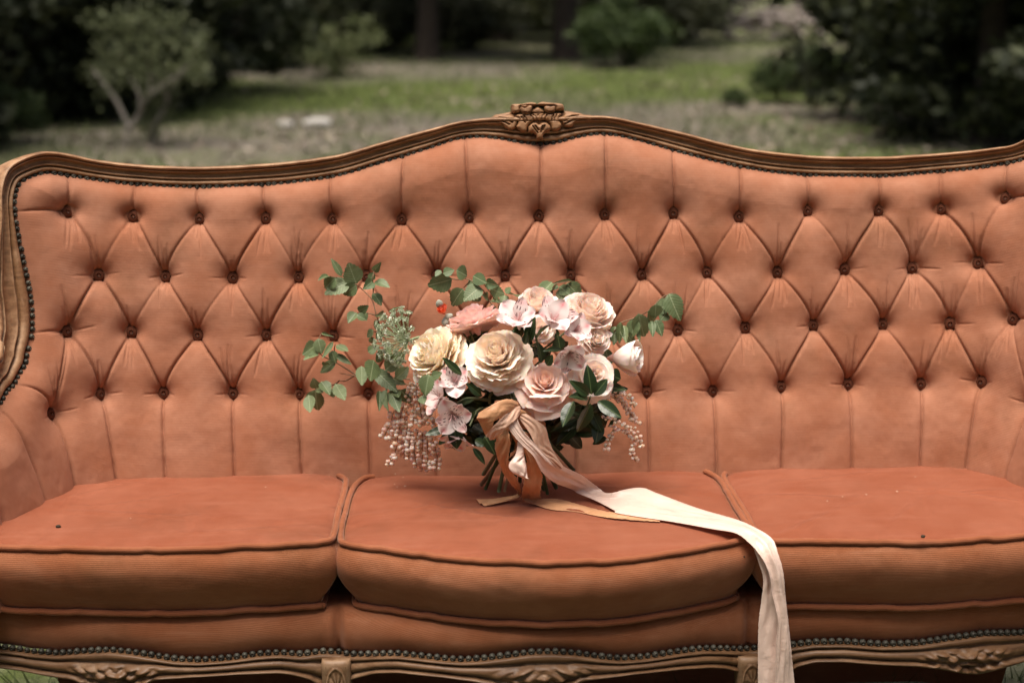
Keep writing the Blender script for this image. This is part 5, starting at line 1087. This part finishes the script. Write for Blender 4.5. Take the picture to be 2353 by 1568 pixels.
def trunk_mesh(name, mat, h, r0, limbs, seed, lean=.1):
    r = np.random.RandomState(seed); mb = MB(); C = smooth_curve([(0, 0, -.1), (r.normal() * lean * .3, r.normal() * lean * .3, h * .35), (r.normal() * lean, r.normal() * lean, h * .7), (r.normal() * lean, r.normal() * lean, h)], 24)
    v, f = tube(C, r0 * np.linspace(1.15, .35, 24) * (1 + .25 * np.exp(-np.linspace(0, 9, 24))), 10, ref=(1, .2, 0)); mb.add(v, f, .3)
    for k in range(limbs):
        i = r.randint(7, 22); a = r.uniform(0, 6.28); l = h * r.uniform(.22, .4); p = C[i]; d = np.array([math.cos(a), math.sin(a), r.uniform(.3, .9)])
        q = smooth_curve([p, p + d * l * .5 + (0, 0, -.02 * l), p + d * l], 10); v, f = tube(q, r0 * .42 * np.linspace(1, .25, 10), 7, ref=(.2, .3, 1)); mb.add(v, f, .4)
    return mb.mesh(name, mat)
TR_C = trunk_mesh('trunk', BARK, 5.2, .13, 12, 1); TR_T = [trunk_mesh('trunk', BARK, 5.0, .20, 9, 2, .25), trunk_mesh('trunk', BARK, 5.2, .24, 9, 3, .3)]; TR_B = trunk_mesh('trunk', BARK, .9, .03, 7, 4, .08)
def tree(name, label, cat, group, x, y, crown, trunk, sc=1.0, rz=0.0, scz=None):
    root = thing(name, (x, y, float(gz(x, y))), label, cat, group, rz)
    for nm, me in (('crown', crown), ('trunk', trunk)):
        o = bpy.data.objects.new(nm, me); COL.objects.link(o); o.parent = root; o.scale = (sc, sc, scz or sc)
    return root
def at_px(px, dist):
    d = ray(px, 250); d = d / d[1]; return CAM[0] + d[0] * dist, dist
cedars = [(10, 15.6, 1.0, 'dark evergreen at the left edge of the picture, behind the small bush'), (-300, 12.6, .9, 'dark evergreen just outside the left edge, nearest the sofa'), (110, 16.2, 1.05, 'dark evergreen rising behind the pale-stemmed shrub'), (310, 17.6, 1.05, 'dark evergreen straight behind the pale-stemmed shrub, farther back'), (455, 20.0, .95, 'dark evergreen at the inner end of the left-hand thicket'), (-150, 18.5, 1.2, 'tall dark evergreen behind the left edge of the thicket'),
          (2110, 15.2, .85, 'dark evergreen at the inner end of the right-hand thicket'), (2270, 12.8, .9, 'dark evergreen in the middle of the right-hand thicket'), (2470, 12.8, .95, 'dark evergreen at the right edge of the picture'), (2400, 18.5, 1.2, 'dark evergreen farther back in the right-hand thicket'), (2620, 15.0, 1.2, 'dark evergreen just outside the right edge'), (560, 24.5, 1.0, 'evergreen beyond the left-hand thicket, next to the clearing'), (2150, 22.5, 1.0, 'evergreen behind the right-hand thicket, next to the clearing')]
for i, (px, d, s, lab) in enumerate(cedars):
    x, y = at_px(px, d); tree('cedar_tree', lab, 'tree', 'dark evergreens round the clearing', x, y, CR_C[i % 2], TR_C, s, er.uniform(0, 6.28))
far = [(560, 33, 1, 0, 'far tree at the left of the woodland edge'), (800, 31, 1, 1, 'far leafy tree above the light green bush'), (985, 27, .95, 2, 'far tree with a dark straight trunk left of the crest'), (1150, 34, 1.1, 1, 'far leafy tree straight behind the crest'), (1300, 26.5, 1.05, 2, 'far tree with a thick brown trunk right of the crest'), (1470, 33, 1.1, 1, 'far leafy tree behind the round green bush'), (1600, 41, 1.1, 0, 'far tree left of the pale brush heap'), (1840, 43, 1.2, 0, 'far tree behind the pale brush heap'), (1000, 40, 1.3, 0, 'distant tree seen between the two far trunks'), (700, 40, 1.3, 0, 'distant tree behind the light green bush'), (1400, 42, 1.3, 0, 'distant tree farthest back in the wood')]
for i, (px, d, s, k, lab) in enumerate(far):
    x, y = at_px(px, d); tree('woodland_tree', lab, 'tree', 'trees of the far woodland edge', x, y, CR_T[k], TR_T[i % 2], s, er.uniform(0, 6.28))
def bush(px, py, s, lab, k=0, sz=None, mat=None):
    p = on_ground(px, py); return tree('green_bush', lab, 'bush', 'bushes in the clearing', p[0], p[1], CR_B[k], TR_B, s, er.uniform(0, 6.28), sz)
bush(1430, 156, .98, 'round bright green bush on the grass right of the crest', 0)
p_ = on_ground(770, 178); tree('green_bush', 'light green straggling bush beside the left-hand thicket', 'bush', 'bushes in the clearing', p_[0], p_[1], CR_L, TR_B, .95, 1.0, .8)
for px_, d_, sc_, lab_ in ((600, 27, 1.5, 'olive thicket bush beyond the end of the left-hand trees'), (890, 29, 1.2, 'low olive bush left of the dark straight trunk'), (1080, 30, 1.35, 'olive bush between the two far trunks, nearer the dark one'), (1380, 31, 1.5, 'olive bush just right of the thick brown trunk'), (1560, 30, 1.3, 'olive bush left of the slim bare trunk'), (2050, 26, 1.4, 'olive bush behind the inner end of the right-hand thicket'), (700, 33, 1.7, 'distant olive bush behind the light green bush')):
    x, y = at_px(px_, d_); tree('olive_bush', lab_, 'bush', 'bushes along the far woodland edge', x, y, CR_O, TR_B, sc_, er.uniform(0, 6.28))
for px_, d_, sc_, lab_ in ((745, 37, 1.5, 'yellow-green bush coloured as if sunlit, glimpsed above the light green bush'), (1240, 38, 1.3, 'yellow-green bush coloured as if sunlit, glimpsed between the far trunks'), (1345, 39, 1.2, 'yellow-green bush coloured as if sunlit, glimpsed right of the brown trunk'), (860, 40, 1.4, 'yellow-green bush coloured as if sunlit, glimpsed left of the dark trunk')):
    x, y = at_px(px_, d_); tree('sun_tinted_bush', lab_, 'bush', 'bushes coloured as if sunlit beyond the far trees', x, y, CR_Y, TR_B, sc_, er.uniform(0, 6.28))
bush(1785, 236, .44, 'small dark green bush at the foot of the right-hand thicket', 1)
bush(1880, 215, .52, 'small green bush between the little bush and the evergreens', 0)
bush(1690, 248, .20, 'tiny green bush standing alone left of the small bushes', 0)
bush(15, 330, .42, 'small green bush at the left edge behind the sofa stile', 1)
for x, y, s_, lab in ((-4.5, -6.5, 1.3, 'unseen evergreen added to block low sky light, behind the photographer to the left'), (-.5, -8.0, 1.4, 'unseen evergreen added to block low sky light, straight behind the photographer'), (3.8, -6.8, 1.3, 'unseen evergreen added to block low sky light, behind the photographer to the right'), (-8.0, -2.0, 1.3, 'unseen evergreen added to block low sky light, left of the photographer'), (8.0, -1.5, 1.3, 'unseen evergreen added to block low sky light, right of the photographer')):
    tree('cedar_tree', lab, 'tree', 'dark evergreens round the clearing', x, y, CR_C[0], TR_C, s_, er.uniform(0, 6.28))  # unseen trees added around the camera to cut low sky light
# pale-stemmed shrub in front of the left thicket
b0 = on_ground(320, 335); shrub = thing('pale_stemmed_shrub', tuple(b0), 'loose shrub with pale forked stems in front of the left thicket', 'shrub')
def shp(px, py): return on_y(px, py, b0[1])
st = [[(288, 305), (320, 265), (345, 225), (400, 180), (440, 150)], [(300, 290), (270, 230), (238, 190), (205, 160)], [(345, 330), (352, 290), (380, 240), (372, 200), (350, 170)], [(380, 240), (395, 195), (440, 140), (450, 100)], [(320, 262), (318, 215), (290, 180), (280, 120)], [(350, 345), (348, 300), (352, 285)], [(345, 225), (340, 180), (330, 110)]]
tips = []
for k, s in enumerate(st):
    C = smooth_curve([shp(*q) + np.array([0, er.uniform(-.15, .15), 0]) for q in s], 24); v, f = tube(C, np.linspace(.021, .009, 24) * (1.2 if k < 3 else .8), 8, ref=(.1, 1, .1)); MB().add(v, f, .5).obj('stem', BARKP, shrub); tips += [C[-1], C[17], C[12]]
r = np.random.RandomState(5); cc = [shp(er.uniform(205, 470), er.uniform(25, 180)) + np.array([0, er.uniform(-.5, .5), 0]) for _ in range(30)] + tips
cc = np.array(cc); n = 2300; i = r.randint(len(cc), size=n); p = cc[i] + r.normal(size=(n, 3)) * .062; v, f = scatter_quads(p[:, 0], p[:, 1], p[:, 2], r.uniform(.016, .034, n), r, .8)
SHRUB = foliage_mat('shrub_foliage', (.070, .086, .038), (.20, .22, .11), .3)
obj('crown', v, f, SHRUB, shrub, smooth=False, col=np.repeat(np.clip(r.rand(n) ** 1.3, 0, 1), 4))
# white stones lying in the grass
def stone(px, py, w, h, lab, mat, name='stone', parent=None, seed=1):
    p = on_ground(px, py); r = np.random.RandomState(seed); n = 14; v = []
    for k in range(9):
        a = k / 8 * math.pi
        for t in np.linspace(0, 2 * math.pi, n, endpoint=False):
            q = np.array([math.sin(a) * math.cos(t), math.sin(a) * math.sin(t), math.cos(a)]); s = 1 + .18 * float(fbm2(q[0] * 1.7 + seed, q[1] * 1.7 + q[2], seed, 2)); q = np.sign(q) * np.abs(q) ** .8; v.append(p + q * s * np.array([w, w * .7, h]) + (0, 0, h * .55))
    return obj(name, v, grid_faces(9, n, False, True), mat)
STONE = plain('limestone', (.44, .42, .39), rough=.9, spec=.1, var=.15, scale=8, bump=.5)
tag(stone(727, 290, .155, .055, '', STONE, seed=3), 'larger flat white stone in the grass behind the sofa', 'stone', 'white stones in the grass')
tag(stone(657, 293, .085, .045, '', STONE, seed=6), 'smaller white stone left of the larger one', 'stone', 'white stones in the grass')
# heap of pale dead branches and stumps at the far right of the clearing
h0 = on_ground(1770, 92); heap = thing('brush_heap', tuple(h0), 'pale heap of dead branches at the far right end of the clearing', 'brush heap')
DEAD = plain('dead_wood', (.36, .31, .275), rough=.9, spec=.1, var=.3, scale=6, tone=(.55, .47, .42), bump=.6)
for k in range(46):
    a = er.uniform(-.5, .5); l = er.uniform(.7, 1.7); c = np.array([h0[0] + er.normal() * 1.05, h0[1] + er.uniform(-.6, .6), float(gz(h0[0], h0[1])) + abs(er.normal()) * .42 + .10]); az = er.uniform(0, 6.28)
    d = np.array([math.cos(az), math.sin(az) * .5, a * .9]) * l / 2; q = smooth_curve([c - d, c + er.normal(size=3) * .08, c + d], 8); q[:, 2] = np.maximum(q[:, 2], gz(q[:, 0], q[:, 1]) + .03)
    v, f = tube(q, er.uniform(.025, .085) * np.linspace(1, .6, 8), 7, ref=(.2, .3, 1)); MB().add(v, f, er.rand()).obj('branch', DEAD, heap)
t0 = on_ground(1608, 75); v, f = tube(smooth_curve([t0 + (0, 0, -.1), t0 + (.05, 0, 1.0), t0 + (-.08, 0, 2.4), t0 + (.1, 0, 4.5)], 24), np.linspace(.13, .06, 24), 10, ref=(1, .1, 0))
tag(MB().add(v, f, .6).obj('bare_trunk', BARKP), 'slim bare grey trunk left of the brush heap', 'trunk')

# ================================================================== specks on the cushions
SPECK = plain('dark_speck', (.035, .025, .015), rough=.8, var=.3)
def speck(p, s, lab, seed):
    r = np.random.RandomState(seed); v = []
    for k in range(6):
        a = k / 5 * math.pi
        for t in np.linspace(0, 2 * math.pi, 8, endpoint=False): v.append(np.array(p) + np.array([math.sin(a) * math.cos(t), math.sin(a) * math.sin(t) * .8, math.cos(a) * .6]) * s * r.uniform(.75, 1.2))
    tag(obj('seed_husk', v, grid_faces(6, 8, False, True), SPECK), lab, 'debris', 'dark seed husks on the cushions')
speck(on_z(134, 1208, .470), .0042, 'tiny dark husk lying on the left seat cushion', 1)
speck(on_z(2120, 1231, .470), .0042, 'tiny dark husk lying on the right seat cushion', 2)
p = on_y(1515, 1301, 2.0195); speck(p, .0042, 'tiny dark husk stuck to the middle cushion front, left of the other', 3)
p = on_y(1706, 1277, 2.0755); speck(p, .0042, 'tiny dark husk stuck to the middle cushion front beside the ribbon', 4)
CHAFF = plain('pale_chaff', (.75, .62, .48), var=.2)
mb = MB()
for px, py in ((908, 1088), (926, 1096), (906, 1112), (912, 1118), (930, 1116), (255, 1105), (2102, 1095), (2060, 1128), (1990, 1135), (1935, 1140), (1900, 1150), (610, 1118), (300, 1190)):
    c = on_z(px, py, .471); a = er.uniform(0, 6.28); d = np.array([math.cos(a), math.sin(a), 0]) * er.uniform(.0009, .0020); e = np.array([-d[1], d[0], 0]) * .4; mb.add([c - d, c + e, c + d, c - e, c + (0, 0, .0012)], [(0, 1, 4), (1, 2, 4), (2, 3, 4), (3, 0, 4)])
tag(mb.obj('chaff', CHAFF, smooth=False), 'pale crumbs of chaff sprinkled over the seat cushions', 'debris', kind='stuff')
